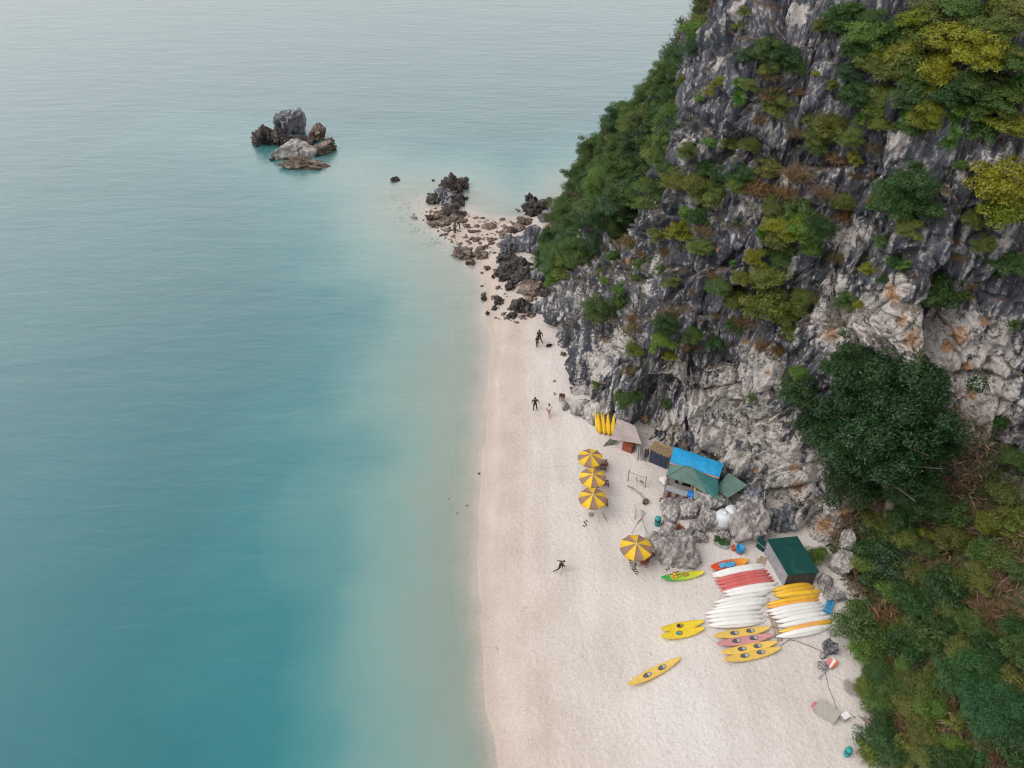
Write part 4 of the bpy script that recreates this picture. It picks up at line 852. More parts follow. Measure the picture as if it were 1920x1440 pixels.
def panel_mesh(mat, R, h):
    m = MB(); vs = []; a0 = -math.pi/10; a1 = math.pi/10; rows = 6; cols = 4
    for i in range(rows+1):
        t_ = i/rows; r = R*t_
        for j in range(cols+1):
            q = j/cols; a = a0+(a1-a0)*q; sag = .05*math.sin(math.pi*q)*t_
            rr = r*math.cos(a0)/math.cos(a) if t_ > .9 else r*(1-.03*math.sin(math.pi*q)*t_)
            vs.append((rr*math.cos(a), rr*math.sin(a), h*(1-t_**1.15)-sag))
    w = cols+1; fs = [(i*w+j, i*w+j+1, (i+1)*w+j+1, (i+1)*w+j) for i in range(rows) for j in range(cols)]
    k = len(vs); k0 = rows*w                                                     # short valance hem
    vs += [(vs[k0+j][0]*1.005, vs[k0+j][1]*1.005, vs[k0+j][2]-.12) for j in range(w)]; fs += [(k0+j, k0+j+1, k+j+1, k+j) for j in range(cols)]
    m.add(vs, fs); me = bpy.data.meshes.new('canopy_panel'); me.from_pydata(m.v, [], m.f); me.update(); me.materials.append(MATS[mat]); return me
PY, PB = panel_mesh('canopy_yellow', 1.18, .42), panel_mesh('canopy_brown', 1.18, .42)
RIB = MB().tube([(.05, 0, .37), (.6, 0, .2), (1.13, 0, -.02)], .012, 5).mesh('rib', 'pole_white'); POLE = MB().tube([(0, 0, -2.15), (0, 0, .42)], .024, 8).mesh('pole', 'pole_white'); FIN = MB().lathe([(.0, .5), (.04, .48), (.05, .44), (.07, .42), (.0, .41)], 10).mesh('finial', 'pole_white'); BASE = MB().lathe([(.0, -2.05), (.22, -2.06), (.24, -2.15), (0, -2.16)], 14).mesh('base', 'grey_wood')
def umbrella(u, v, rz, label, S=1.0, tilt=(0, 0)):
    z = 3.0
    for _ in range(4):
        p = W(u, v, z); z = hb1(p.x, p.y)+2.15*S+.42*S
    o = empty('beach_umbrella', (p.x, p.y, hb1(p.x, p.y))); o.scale = (S, S, S)
    c = link('pole', POLE, o, (0, 0, 2.15))
    link('base', BASE, o, (0, 0, 2.15)); cn = link('finial', FIN, o, (0, 0, 2.15))
    for k in range(10):
        a = rz+k*math.pi/5; link('canopy_panel', PY if k % 2 == 0 else PB, o, (0, 0, 2.15), (0, 0, a)); link('rib', RIB, o, (0, 0, 2.14), (0, 0, a+math.pi/10))
    return tag(o, label, 'umbrella', 'yellow and brown beach umbrellas')
umbrella(1108, 852, math.pi/2-.3, 'yellow and brown beach umbrella, topmost of the row of three'); umbrella(1112, 889, math.pi/2+.1, 'yellow and brown beach umbrella, middle of the row of three', 1.03); umbrella(1112, 927, math.pi/2, 'yellow and brown beach umbrella, lowest of the row of three', 1.06); umbrella(1194, 1019, math.pi/2+.05, 'yellow and brown beach umbrella standing alone by the big boulder', 1.13)
def chair(u, v, rz, label, mat='dark_wood'):
    o = empty('deck_chair', G(u, v), rz)
    for sx in (-.28, .28):
        MB().box((sx, 0, .36), (.05, 1.05, .06)).build('rail', mat, o)
        for y in (-.45, .4): MB().box((sx, y, .17), (.05, .05, .34)).build('leg', mat, o)
        MB().box((sx, .62, .62), (.05, .06, .72), (-.55, 0, 0)).build('back_post', mat, o)
    for i in range(7): MB().box((0, -.42+i*.13, .405), (.6, .085, .025)).build('seat_slat', mat, o)
    for i in range(5): MB().box((0, .5+i*.075, .46+i*.12), (.56, .03, .085), (-.55, 0, 0)).build('back_slat', mat, o)
    return tag(o, label, 'chair', 'dark wooden deck chairs')
chair(1129, 872, 1.7, 'dark wooden deck chair under the topmost umbrella, right side'); chair(1127, 881, 1.5, 'dark wooden deck chair between the top two umbrellas'); chair(1131, 910, 1.6, 'dark wooden deck chair between the lower two umbrellas'); chair(1129, 946, 1.5, 'dark wooden deck chair below the lowest umbrella of the row')
chair(1207, 1056, 2.9, 'reddish wooden deck chair below the lone umbrella', 'red_wood'); chair(1216, 1046, 2.4, 'dark wooden deck chair right under the lone umbrella')
paint('white_cloth', (.78, .76, .76), .85, .1, 5)
o = empty('table', G(1196, 1054), .3)
for x in (-.35, .35):
    for y in (-.25, .25): MB().box((x, y, .32), (.05, .05, .64)).build('leg', 'dark_wood', o)
MB().box((0, 0, .66), (.9, .62, .04)).build('table_top', 'dark_wood', o); tag(o, 'low table under a white cloth beside the lone umbrella', 'table')
p = G(1196, 1054); crumple('cloth', (p.x, p.y, p.z+.69), (1.05, .3, 0), (-.2, .75, 0), 'white_cloth', 'white cloth spread over the low table', 'cloth', .07, seed=4, lift=.02)
SANDAL = MB().slab([(x*.14*.5, y*.15, .03) for x, y in [(.5, -.9), (.75, -.2), (.85, .5), (.5, .95), (-.3, .95), (-.7, .5), (-.6, -.3), (-.4, -.9)]], .03).tube([(-.05, .03, .03), (0, .05, .08), (.05, .03, .03)], .012, 5).mesh('sandal', 'charcoal')
for i, (u, v) in enumerate([(1182, 1049), (1184, 1054), (1185, 1059), (1188, 1066), (1191, 1070), (1195, 1075)]):
    o = empty('sandals', G(u, v), .9); link('sandal', SANDAL, o, (-.11, 0, 0)); link('sandal', SANDAL, o, (.11, .03, 0)); tag(o, 'pair of dark sandals, '+ORD[i]+' down the line beside the white table', 'sandals', 'sandals left on the sand')
for u, v, l in [(1097, 986, 'pair of dark sandals alone on the sand below the row of umbrellas'), (1252, 1068, 'pair of dark sandals at the foot of the big rounded boulder'), (1098, 979, 'pair of dark sandals lying just above the lone pair')]:
    o = empty('sandals', G(u, v), .4); link('sandal', SANDAL, o, (-.11, 0, 0)); link('sandal', SANDAL, o, (.12, .05, 0)); tag(o, l, 'sandals', 'sandals left on the sand')
# folded umbrellas leaning in a bundle
FURL = MB().lathe([(.015, 0), (.02, .2), (.17, .24), (.21, .5), (.18, 1.2), (.11, 1.85), (.05, 2.05), (.02, 2.2)], 9).mesh('furled_canopy', 'canopy_yellow', True); FPOLE = MB().tube([(0, 0, 0), (0, 0, 2.3)], .02, 6).mesh('pole', 'tan_wood')
for i in range(9):
    u = 1122+i*4.1; v = 812+i*.9+(3 if i % 2 else 0); g = G(u, v); o = empty('folded_umbrella', g); o.rotation_euler = (-.8+.08*math.sin(i*2.1), .12*math.sin(i*3.3)+.05*(i-4), 0)
    link('furled_canopy', FURL, o); link('pole', FPOLE, o); tag(o, 'furled yellow umbrella, '+ORD[i]+' from the left in the leaning bundle', 'umbrella', 'furled umbrellas leaning in a bundle')
MB().tube([tuple(G(1118, 806, .9)), tuple(G(1160, 815, .9))], .04, 6)
o = empty('umbrella_rack', G(1138, 800)); m = MB()
for s_ in (-1.1, 1.1): m.tube([(s_, .3, 0), (s_, .3, 1.15)], .04, 6)
m.build('post', 'tan_wood', o); MB().tube([(-1.25, .3, 1.15), (1.25, .3, 1.15)], .035, 6).build('rail', 'tan_wood', o); tag(o, 'wooden rail behind the furled yellow umbrellas', 'rack')

# ================================================================== TARPED STORE
def tarp_mat(name, col, sc=1.2):
    t = NT(name); v = t.coord('Object'); n1 = t.noise(t.coord('Object', (1, .25, 1), (0, 0, .7)), sc*1.4, 5, .65, .8)
    t.l(t.ramp(n1, [(.3, tuple(x*.8 for x in col)), (.6, col), (.8, tuple(min(.9, x*1.12+.02) for x in col))]), t.b.inputs['Base Color']); t.b.inputs['Roughness'].default_value = .6
    t.l(t.bump(n1, .7, .12), t.b.inputs['Normal']); MATS[name] = t.m
tarp_mat('beige_tarp', (.40, .33, .32)); tarp_mat('blue_tarp', (.012, .33, .66)); tarp_mat('net_green', (.14, .15, .12)); tarp_mat('curtain_grey', (.50, .50, .52)); paint('pink_board', (.50, .40, .40), .7, .1); paint('navy_print', (.022, .035, .075), .7, .5, 14); paint('thatch', (.36, .25, .15), .95, .45, 18, .6, 40)
def q4(c, s_, t_):  # bilinear
    a, b, c_, d = [Vector(x) for x in c]; return a*(1-s_)*(1-t_)+b*s_*(1-t_)+c_*s_*t_+d*(1-s_)*t_
def W2(u, v, z): return W(u, v, z)
def tarp(name, corners, mat, label, cat, sag=.25, amp=.06, nu=20, nv=14, seed=1, parent=None):
    def f_(s_, t_):
        p = q4(corners, s_, t_); n = float(fbm(np.array([[s_*5+seed, t_*5, seed*1.7]]), 3, 7, True)[0])
        return p+Vector((0, 0, -sag*math.sin(math.pi*s_)*math.sin(math.pi*t_)+amp*n))
    o = MB().sheet(nu, nv, f_, .015).build(name, mat, parent)
    return tag(o, label, cat) if label else o
o = empty('tarp_shelter', G(1185, 830))
cn = [W(1146, 824, 2.3), W(1203, 833, 3.1), W(1191, 799, 3.4), W(1157, 783, 3.2)]
L0 = Vector(o.location)
tarp('tarp', [c-L0 for c in cn], 'beige_tarp', None, None, .3, .05, parent=o)
tarp('side_net', [c-L0 for c in [W(1130, 838, 1.5), W(1150, 833, 1.6), W(1162, 824, 2.4), W(1145, 821, 2.2)]], 'net_green', None, None, .1, .12, parent=o, seed=3)
for u, v in [(1150, 824), (1199, 829), (1187, 803), (1160, 790)]:
    g = W(u, v, 2.1)-L0; MB().tube([(g.x, g.y, hb1(g.x+L0.x, g.y+L0.y)-L0.z), (g.x, g.y, g.z)], .05, 7).build('post', 'tan_wood', o)
tag(o, 'shelter of beige tarpaulin on posts beside the furled umbrellas', 'shelter')
g = G(1178, 843); o = empty('cabinet', g, -.55); o.scale = (.85, .85, .8); MB().box((0, 0, .55), (1.2, .8, 1.1)).build('carcass', 'dark_wood', o)
for i in range(7): MB().box((-.5+i*.166, -.02, 1.12), (.12, .86, .05)).build('top_slat', 'red_wood', o)
MB().box((0, -.43, .5), (1.1, .04, .9)).build('door', 'red_wood', o); tag(o, 'red-brown slatted wooden cabinet under the beige tarpaulin', 'cabinet')
g = G(1166, 840); o = empty('board', g, -.6); MB().box((0, 0, .5), (.7, .05, 1.0), (-.45, 0, 0)).build('panel', 'pink_board', o); MB().box((-.3, .12, .4), (.05, .05, .8)).box((.3, .12, .4), (.05, .05, .8)).build('prop', 'tan_wood', o); tag(o, 'pinkish board leaning left of the red-brown cabinet', 'board')
cs = [G(1192, 862), G(1210, 866), W(1204, 842, 3.0), W(1196, 836, 3.0)]
def cf(s_, t_): p = q4(cs, s_, t_); return p+Vector((0, -.12*math.sin(s_*28), 0))+Vector((.25*math.sin(s_*3)*(1-t_), 0, .1))
tag(MB().sheet(40, 8, cf, .01).build('curtain', 'curtain_grey'), 'grey striped cloth hanging in folds beside the cabinet', 'curtain')
cs2 = [G(1208, 861), G(1217, 852), W(1217, 842, 2.6), W(1208, 843, 2.8)]
tag(MB().sheet(30, 8, lambda s_, t_: q4(cs2, s_, t_)+Vector((0, -.1*math.sin(s_*20), .05)), .01).build('curtain', 'grey_wood'), 'brown-grey cloth hanging right of the striped curtain', 'curtain')
# printed panel fence with thatch
A_, B_ = G(1216, 866), G(1250, 880); d = B_-A_; L = d.length; o = empty('panel_fence', A_, math.atan2(d.y, d.x))
for i in range(4): MB().box((L*(i+.5)/4, 0, .85), (L/4-.04, .05, 1.6)).build('panel', 'navy_print', o)
for i in range(5): MB().box((L*i/4, .05, .85), (.07, .07, 1.75)).build('post', 'tan_wood', o)
rg = random.Random(3); m = MB()
for i in range(160):
    x = rg.uniform(-.1, L+.2); y = rg.uniform(0, 1.0); m.tube([(x, y, 1.72+y*.25), (x+rg.uniform(-.4, .4), y-.25, 1.70+y*.2+rg.uniform(-.02, .06))], .03, 4)
m.sheet(6, 3, lambda s_, t_: Vector((-.1+(L+.2)*s_, t_*1.1, 1.68+t_*.25)), .06); m.build('thatch_top', 'thatch', o); tag(o, 'navy patterned panel fence with a thatched strip left of the blue roof', 'fence')

# ================================================================== BLUE-ROOFED BAR
def corrugated(name, col):
    t = NT(name); tc = t.n('ShaderNodeTexCoord'); wv = t.n('ShaderNodeTexWave', wave_type='BANDS', bands_direction='X', wave_profile='SIN'); wv.inputs['Scale'].default_value = 3.2
    mp = t.n('ShaderNodeMapping'); mp.inputs['Rotation'].default_value = (0, 0, -.35); t.l(tc.outputs['Object'], mp.inputs[0]); t.l(mp.outputs[0], wv.inputs['Vector'])
    n_ = t.noise(tc.outputs['Object'], 1.1, 5, .65, .3); c = t.ramp(n_, [(.3, tuple(x*.75 for x in col)), (.55, col), (.8, tuple(x*1.25+.03 for x in col))]); t.l(c, t.b.inputs['Base Color']); t.b.inputs['Roughness'].default_value = .75; t.b.inputs['Specular IOR Level'].default_value = .25
    t.l(t.bump(wv.outputs['Fac'], .6, .04), t.b.inputs['Normal']); MATS[name] = t.m
corrugated('green_sheet', (.13, .215, .19)); corrugated('teal_sheet', (.05, .19, .18)); corrugated('hut_green', (.004, .060, .054)); paint('steel_grey', (.30, .31, .34), .5, .25, 4); paint('inside_shade', (.025, .022, .022), .9); paint('pink_rope', (.62, .24, .22), .7, .2, 9); paint('bright_blue', (.015, .20, .62), .6, .2, 4); paint('yellow_canvas', (.74, .50, .16), .8, .2, 6); paint('brown_canvas', (.26, .17, .12), .85, .3, 6)
bar = empty('beach_bar', G(1290, 915)); L0 = Vector(bar.location)
def loc(*a): return W(*a)-L0
bt = [loc(1255, 868.5, 4.35), loc(1348, 897, 4.4), loc(1357, 869, 4.6), loc(1264, 838, 4.6)]
tarp('tarp_roof', bt, 'blue_tarp', None, None, -.18, .05, 30, 14, 5, bar)
MB().tube([q4(bt, s_/12, 0)+Vector((0, -.03, .06)) for s_ in range(13)], .07, 6).build('tarp_edge', 'pink_rope', bar)
Ap, Bp = loc(1282, 874, 5.0), loc(1298, 877.4, 5.05); Cc = loc(1248, 893.5, 3.85); Dd = loc(1299, 910, 3.8); Ee = loc(1327, 928, 3.7); Ff_ = loc(1347, 937, 3.65); Hh = loc(1347, 899, 4.25); Ii = loc(1256, 870, 4.2)
MB().slab([Ap, Cc, Dd, Ee, Bp], .05).build('roof_front', 'green_sheet', bar); MB().slab([Bp, Ee, Ff_, Hh], .05).build('roof_side', 'teal_sheet', bar); MB().slab([Ii, Cc, Ap], .05).build('roof_side', 'green_sheet', bar)
for a, b in ((Ap, Cc), (Bp, Ee), (Ap, Bp)): MB().tube([a+Vector((0, 0, .04)), b+Vector((0, 0, .04))], .06, 6).build('ridge_cap', 'green_sheet', bar)
cl = [Cc+Vector((.2, .15, 0)), Dd+Vector((0, .2, 0)), Ee+Vector((-.1, .2, 0)), Ff_+Vector((-.1, .2, 0)), loc(1264, 840, 4.2)+Vector((.2, -.2, 0)), loc(1352, 873, 4.2), loc(1256, 869, 3.8)+Vector((.2, 0, 0))]
for p in cl: MB().box((p.x, p.y, (p.z-.05+hb1(p.x+L0.x, p.y+L0.y)-L0.z)/2), (.12, .12, p.z-.05-(hb1(p.x+L0.x, p.y+L0.y)-L0.z))).build('post', 'tan_wood', bar)
dx = (Dd-Cc); dx.z = 0; dx.normalize(); dy = Vector((-dx.y, dx.x, 0)); wd = (Dd-Cc).length
def lp(a, b, z): return Cc+dx*a+dy*b+Vector((0, 0, z-Cc.z))
rz = math.atan2(dx.y, dx.x)
MB().box(lp(wd*.5, 1.5, .95), (wd*.95, .08, 1.8), (0, 0, rz)).build('back_wall', 'inside_shade', bar); MB().box(lp(wd*.5, 2.6, 1.0), (wd*1.2, .1, 2.0), (0, 0, rz)).build('back_wall', 'inside_shade', bar); MB().box(lp(wd*1.3, 2.0, .95), (wd*.9, .1, 1.8), (0, 0, rz-.35)).build('back_wall', 'inside_shade', bar)  # near-black walls: the shade inside the bar is put into their colour
MB().box(lp(wd*.5, -.35, 1.0), (wd*.8, .6, .07), (0, 0, rz)).build('counter_top', 'steel_grey', bar); MB().box(lp(wd*.5, -.3, .48), (wd*.76, .5, .95), (0, 0, rz)).build('counter', 'dark_wood', bar)
for i in range(6): MB().box(lp(wd*.14+i*wd*.145, -.62, .48), (.36, .06, .9), (0, 0, rz)).build('counter_board', 'dark_wood' if i % 2 else 'grey_wood', bar)
MB().box(lp(wd*.2, .6, 1.6), (.7, .5, 1.2), (0, 0, rz)).build('shelf', 'grey_wood', bar); MB().lathe([(0, 0), (.16, .02), (.2, .1), (.17, .12), (0, .05)], 14, lp(wd*.55, .3, 1.5)).build('basin', 'pale_grey', bar)
for i in range(5): MB().box(lp(wd*.1+i*.5, -1.15, .18), (.44, .5, .06), (0, .05*(i % 2), rz)).build('step_board', 'dark_wood' if i != 2 else 'red_wood', bar)
tag(bar, 'beach bar with blue tarpaulin and green hipped metal roof against the cliff', 'hut')
o = empty('lean_to', G(1365, 930)); L1 = Vector(o.location); cs = [W(1339.5, 917.5, 3.35)-L1, W(1364.5, 934, 3.3)-L1, W(1402, 910, 3.9)-L1, W(1366.5, 886, 4.0)-L1]
MB().slab(cs, .06).build('roof_sheet', 'green_sheet', o)
for k, c in enumerate(cs):
    q = c*.94+sum(cs, Vector())*.015; MB().box((q.x, q.y, q.z/2-.05), (.1, .1, max(.3, q.z-.1))).build('post', 'tan_wood', o)
tag(o, 'small lean-to with one sloping grey-green roof sheet right of the bar', 'shelter')
g = W(1313, 916, 3.0); c0 = [W(1303, 925, 2.7), W(1321, 925, 2.8), W(1316, 909, 3.25), W(1303, 908, 3.2)]
o = MB().sheet(12, 10, lambda s_, t_: q4(c0, s_, t_)+Vector((0, 0, .25*math.sin(s_*9)*math.sin(t_*7)*.5+.1)), .06).build('canvas_bundle', 'brown_canvas'); tag(o, 'brown canvas bundle with yellow edges lying over the bar corner', 'canvas')
pts = [q4(c0, s_, t_)+Vector((0, 0, .14)) for s_, t_ in [(0, 0), (.5, 0), (1, 0), (1, .5), (1, 1), (.5, 1), (0, 1), (0, .5), (0, 0)]]; MB().tube(pts, .13, 7).build('yellow_edge', 'yellow_canvas', o)
crumple('tarp_bundle', G(1295, 938, .5), (1.1, .5, 0), (-.4, 1.0, 0), 'bright_blue', 'bright blue tarpaulin bundle at the right end of the counter', 'tarpaulin', .2, seed=7, lift=.5)
crumple('bag', G(1246, 906, .35), (.8, .2, 0), (-.1, .8, 0), 'white_cloth', 'white sack slumped at the left end of the bar', 'sack', .18, seed=9, lift=.4)

# ================================================================== GREEN-ROOFED HUT
o = empty('kayak_hut', G(1490, 1075)); L1 = Vector(o.location); zt = 3.75
R4 = [W(1438, 1011, zt)-L1, W(1495, 1005, zt+.35)-L1, W(1537, 1073, zt+.3)-L1, W(1478, 1079, zt-.05)-L1]
gz = 0.0
def inset(c, k=.93): m_ = sum(R4, Vector())/4; return m_+(c-m_)*k
MB().slab(R4, .07).build('roof', 'hut_green', o)
Q = [inset(c) for c in R4]; paint('hut_shaded', (.045, .045, .05), .7, .25, 3); 
for nm, a, b, mt in (('side_wall', 0, 3, 'steel_grey'), ('front_wall', 3, 2, 'hut_shaded'), ('side_wall', 2, 1, 'hut_shaded'), ('back_wall', 1, 0, 'hut_shaded')):  # light from the left put into wall colours: paler left wall, darkened others
    pa, pb = Q[a], Q[b]; n = 5
    for i in range(n):
        p0 = pa+(pb-pa)*(i/n+.004); p1 = pa+(pb-pa)*((i+1)/n-.004)
        MB().add(*(lambda v0, v1, th: ([Vector((v0.x, v0.y, -.25)), Vector((v1.x, v1.y, -.25)), v1-Vector((0, 0, .1)), v0-Vector((0, 0, .1))]+[q+th for q in [Vector((v0.x, v0.y, -.25)), Vector((v1.x, v1.y, -.25)), v1-Vector((0, 0, .1)), v0-Vector((0, 0, .1))]], [(0, 1, 2, 3), (7, 6, 5, 4), (0, 4, 5, 1), (1, 5, 6, 2), (2, 6, 7, 3), (3, 7, 4, 0)]))(p0, p1, (pb-pa).cross(Vector((0, 0, 1))).normalized()*.05)).build('wall_panel', mt, o)
pa = Q[0]; pb = Q[3]; c_ = pa+(pb-pa)*.72; ax = math.atan2((pb-pa).y, (pb-pa).x); nn_ = Vector((math.sin(ax), -math.cos(ax), 0)); sg = 1 if nn_.x < 0 else -1
MB().box((c_+nn_*sg*.06+Vector((0, 0, -1.1-(c_.z-2.4)*.5))).to_tuple(), (.55, .03, .4), (0, 0, ax)).build('notice', 'pale_grey', o)
tag(o, 'dark storage hut with deep green metal roof beside the kayak rows', 'hut')
o = empty('shutter', G(1428, 1040)); L1 = Vector(o.location); cs = [W(1417, 1027, 1.9)-L1, W(1430, 1039, 1.8)-L1, W(1437.5, 1015, 3.5)-L1, W(1424, 1005, 3.6)-L1]
MB().slab(cs, .05).build('panel', 'hut_green', o); a = (cs[0]+cs[3])/2; b = (cs[1]+cs[2])/2; MB().tube([a+Vector((-.03, -.05, .05)), b+Vector((-.03, -.05, .05))], .03, 5).build('batten', 'pale_grey', o)
for c in cs[:2]: MB().tube([c, Vector((c.x, c.y+.1, 0))], .03, 5).build('prop', 'grey_wood', o)
tag(o, 'green shutter panel propped open at the left of the green roofed hut', 'shutter')
for i, (u, v) in enumerate([(1430, 1052), (1424, 1056)]): tag(MB().box((0, 0, .05), (.5, .8, .08), (0, .06, 0)).build('pallet_board', 'tan_wood', None, loc=G(u, v), rot=(0, 0, -.4)), ('upper' if i == 0 else 'lower')+' of two loose wooden boards left of the green roofed hut', 'board')

# ================================================================== SMALL THINGS ROUND THE HUTS
paint('teal_plastic', (.02, .30, .32), .45, .1, 5); paint('tank_white', (.66, .69, .72), .4, .06, 4); paint('orange_plastic', (.62, .14, .05), .45, .1, 5); paint('blue_plastic', (.02, .28, .55), .45, .1, 5); paint('pot_white', (.6, .58, .55), .6)
def bin_(u, v, S, label, name, cat, col='teal_plastic'):
    o = empty(name, G(u, v)); o.scale = (S, S, S); MB().lathe([(0, 0), (.24, 0), (.27, .06), (.28, .62), (.27, .64), (0, .64)], 18).build('body', col, o, True); MB().lathe([(.272, .6), (.30, .62), (.30, .74), (.272, .76)], 18).build('band', 'black_rubber', o, True); MB().lathe([(.27, .76), (.29, .78), (.28, .95), (.2, 1.04), (0, 1.06)], 18).build('lid', col, o, True); return tag(o, label, cat)
bin_(1232, 984, .95, 'teal litter bin with black band on the sand by the rocks', 'litter_bin', 'bin'); bin_(1587, 1415, .8, 'teal barrel with lid at the bottom edge of the undergrowth', 'barrel', 'barrel')
for u, v, S, z, l in [(1352, 990, 1.0, .5, 'white water tank in front, left of the tall boulder'), (1366, 982, .85, .75, 'white water tank behind, half hidden by the front one')]:
    o = empty('water_tank', G(u, v, z)); o.scale = (S, S, S); MB().lathe([(0, 0), (.7, 0), (.74, .08), (.74, .5), (.76, .55), (.74, .6), (.74, 1.1), (.62, 1.35), (.3, 1.48), (0, 1.5)], 24).build('body', 'tank_white', o, True); MB().lathe([(.755, .3), (.77, .32), (.77, .38), (.755, .4)], 24).build('band', 'steel_grey', o, True); MB().lathe([(.0, 1.5), (.22, 1.5), (.22, 1.58), (0, 1.6)], 16).build('lid', 'tank_white', o, True); tag(o, l, 'water tank')
    if z: pass
m = MB(); g = G(1358, 992); m.box((0, 0, .25), (2.6, 1.6, .5), (0, 0, -.2)); tag(m.build('tank_plinth', 'grey_boulder', None, loc=(g.x, g.y+.3, g.z)), 'low stone plinth under the white water tanks', 'plinth')
for u, v, l in [(1342, 1019, 'left'), (1350, 1024, 'middle'), (1358, 1027, 'right')]:
    o = empty('potted_plant', G(u, v)); MB().lathe([(0, 0), (.18, 0), (.25, .3), (.27, .34), (.22, .34), (0, .3)], 14).build('pot', 'pot_white', o, True); c = link('foliage', random.choice(CR['s']), o, (0, .05, .62), (0, 0, u), (.4, .4, .38)); c.color = (.05, .13, .03, 1); tag(o, 'white flower pot with leafy plant, '+l+' of three by the rocks', 'potted plant', 'three potted plants')
o = empty('bucket', G(1375, 1031)); MB().lathe([(0, 0), (.17, 0), (.22, .42), (.24, .45), (.2, .44), (.17, .1), (0, .1)], 16).build('body', 'orange_plastic', o, True); MB().tube([(-.22, 0, .43), (-.15, .1, .6), (.15, .1, .6), (.22, 0, .43)], .012, 5).build('handle', 'pale_grey', o); tag(o, 'orange bucket beside the blue tub near the potted plants', 'bucket')
o = empty('tub', G(1386, 1035)); MB().lathe([(0, 0), (.3, 0), (.34, .1), (.34, .62), (.37, .66), (.31, .66), (.3, .5), (0, .48)], 18).build('body', 'blue_plastic', o, True); MB().lathe([(.345, .05), (.36, .07), (.36, .12), (.345, .14)], 18).build('band', 'orange_plastic', o, True); tag(o, 'blue plastic tub at the foot of the tall boulder', 'tub')
o = empty('metal_pole', G(1425, 1015)); p = W(1434, 925, 5.2)-Vector(o.location); MB().tube([(0, 0, 0), p], .035, 8).build('shaft', 'pale_grey', o); MB().lathe([(0, -.02), (.12, 0), (.12, .04), (0, .05)], 12).build('foot_plate', 'steel_grey', o); tag(o, 'tall thin pale pole rising beside the tall grey boulder', 'pole')
def sticks(name, u, v, n, R, mat, label, cat, seed, rad=.03, rise=.5):
    rg = random.Random(seed); o = empty(name, G(u, v))
    for i in range(n):
        a = rg.uniform(0, 6.28); r = rg.uniform(.2, R); MB().tube([(math.cos(a)*r, math.sin(a)*r, .02), (math.cos(a+2.6)*r*.6, math.sin(a+2.6)*r*.6, rg.uniform(.1, rise))], [rad, rad*.5], 5).build('stick', mat, o)
    return tag(o, label, cat)
sticks('kindling_heap', 1272, 990, 22, .62, 'red_wood', 'heap of reddish kindling on the pale rocks above the boulder', 'firewood', 5)
sticks('timber_heap', 1368, 1000, 14, 1.0, 'dark_wood', 'jumble of dark timber below the water tanks', 'timber', 8, .05, 1.0); sticks('plank_heap', 1360, 998, 6, .8, 'tan_wood', 'few pale planks leaning under the water tanks', 'planks', 12, .05, .8)
def driftwood(pts, label, r=.04):
    o = empty('driftwood', pts[0]); P_ = [Vector(p)-Vector(pts[0]) for p in pts]; MB().tube(P_, [r]*(len(P_)-1)+[r*.4], 6).build('branch', 'grey_wood', o)
    for i in range(1, len(P_)): d_ = Vector((random.uniform(-.35, .35), random.uniform(-.3, .3), .3)); MB().tube([P_[i]*.999, P_[i]+d_], [r*.6, r*.2], 5).build('twig', 'grey_wood', o)
    return tag(o, label, 'driftwood')
driftwood([G(1176, 912, .1), G(1185, 919, .3), G(1200, 928, .2), G(1206, 935, .1), G(1209, 945, .05)], 'long bent driftwood branch on the sand right of the umbrellas', .05)
driftwood([G(1201, 958, .1), G(1207, 965, .25), G(1201, 975, .1), G(1194, 984, .05)], 'curved driftwood branch above the lone umbrella'); driftwood([G(1190, 975, .05), G(1191, 968, .5), G(1190, 960, .9)], 'upright forked driftwood left of the curved branch')
driftwood([G(1184, 1001, .1), G(1196, 990, 1.0), G(1208, 984, 1.6)], 'long stick slanting behind the lone umbrella', .03); driftwood([G(1212, 1000, .1), G(1203, 990, 1.0), G(1197, 980, 1.7)], 'second stick crossing behind the lone umbrella', .03); driftwood([G(1130, 962, .05), G(1134, 972, .05), G(1138, 976, .05)], 'small forked driftwood below the lowest row umbrella')
o = empty('wooden_frame', G(1194, 908)); a = G(1177, 902)-Vector(o.location); b = G(1209, 914)-Vector(o.location)
for p in (a, b): MB().tube([p, p+Vector((0, 0, 1.5))], .045, 6).build('post', 'grey_wood', o)
MB().tube([a+Vector((0, 0, 1.3)), (a+b)/2+Vector((0, 0, 1.2)), b+Vector((0, 0, 1.25))], .03, 6).build('crossbar', 'grey_wood', o)
for k in (.25, .5, .72, .85): p = a+(b-a)*k; MB().tube([p+Vector((0, 0, 1.22)), p+Vector((0, 0, .75))], .008, 4).build('cord', 'grey_wood', o)
for k in (.5, .78): p = a+(b-a)*k; MB().lathe([(0, -.03), (.24, -.03), (.24, .03), (0, .03)], 14).build('hanging_disc', 'tan_wood', o, loc=p+Vector((0, 0, .6)), rot=(1.2, .2, k*3))
tag(o, 'rustic wooden frame hung with round boards right of the umbrellas', 'frame')
rock(1210, 940, 10, 12, 'brown', 'small brown stone at the end of the long driftwood'); rock(1250, 944, 5, 5, 'dark', 'tiny dark stone on the pale boulder below the bar')
o = empty('paddle', G(1262, 1046, .35)); q = W(1265, 1026, 3.3)-Vector(o.location); MB().tube([(0, 0, 0), q], .025, 6).build('shaft', 'tan_wood', o); MB().box(q+Vector((0, 0, .1)), (.3, .05, .42), (-.4, 0, .2)).build('blade', 'lemon', o); tag(o, 'yellow-bladed paddle leaning on the large rounded boulder', 'paddle')
def rope(pts, label, r=.02, mat='dark_wood'): tag(MB().tube(pts, r, 5).build('rope', mat), label, 'rope')
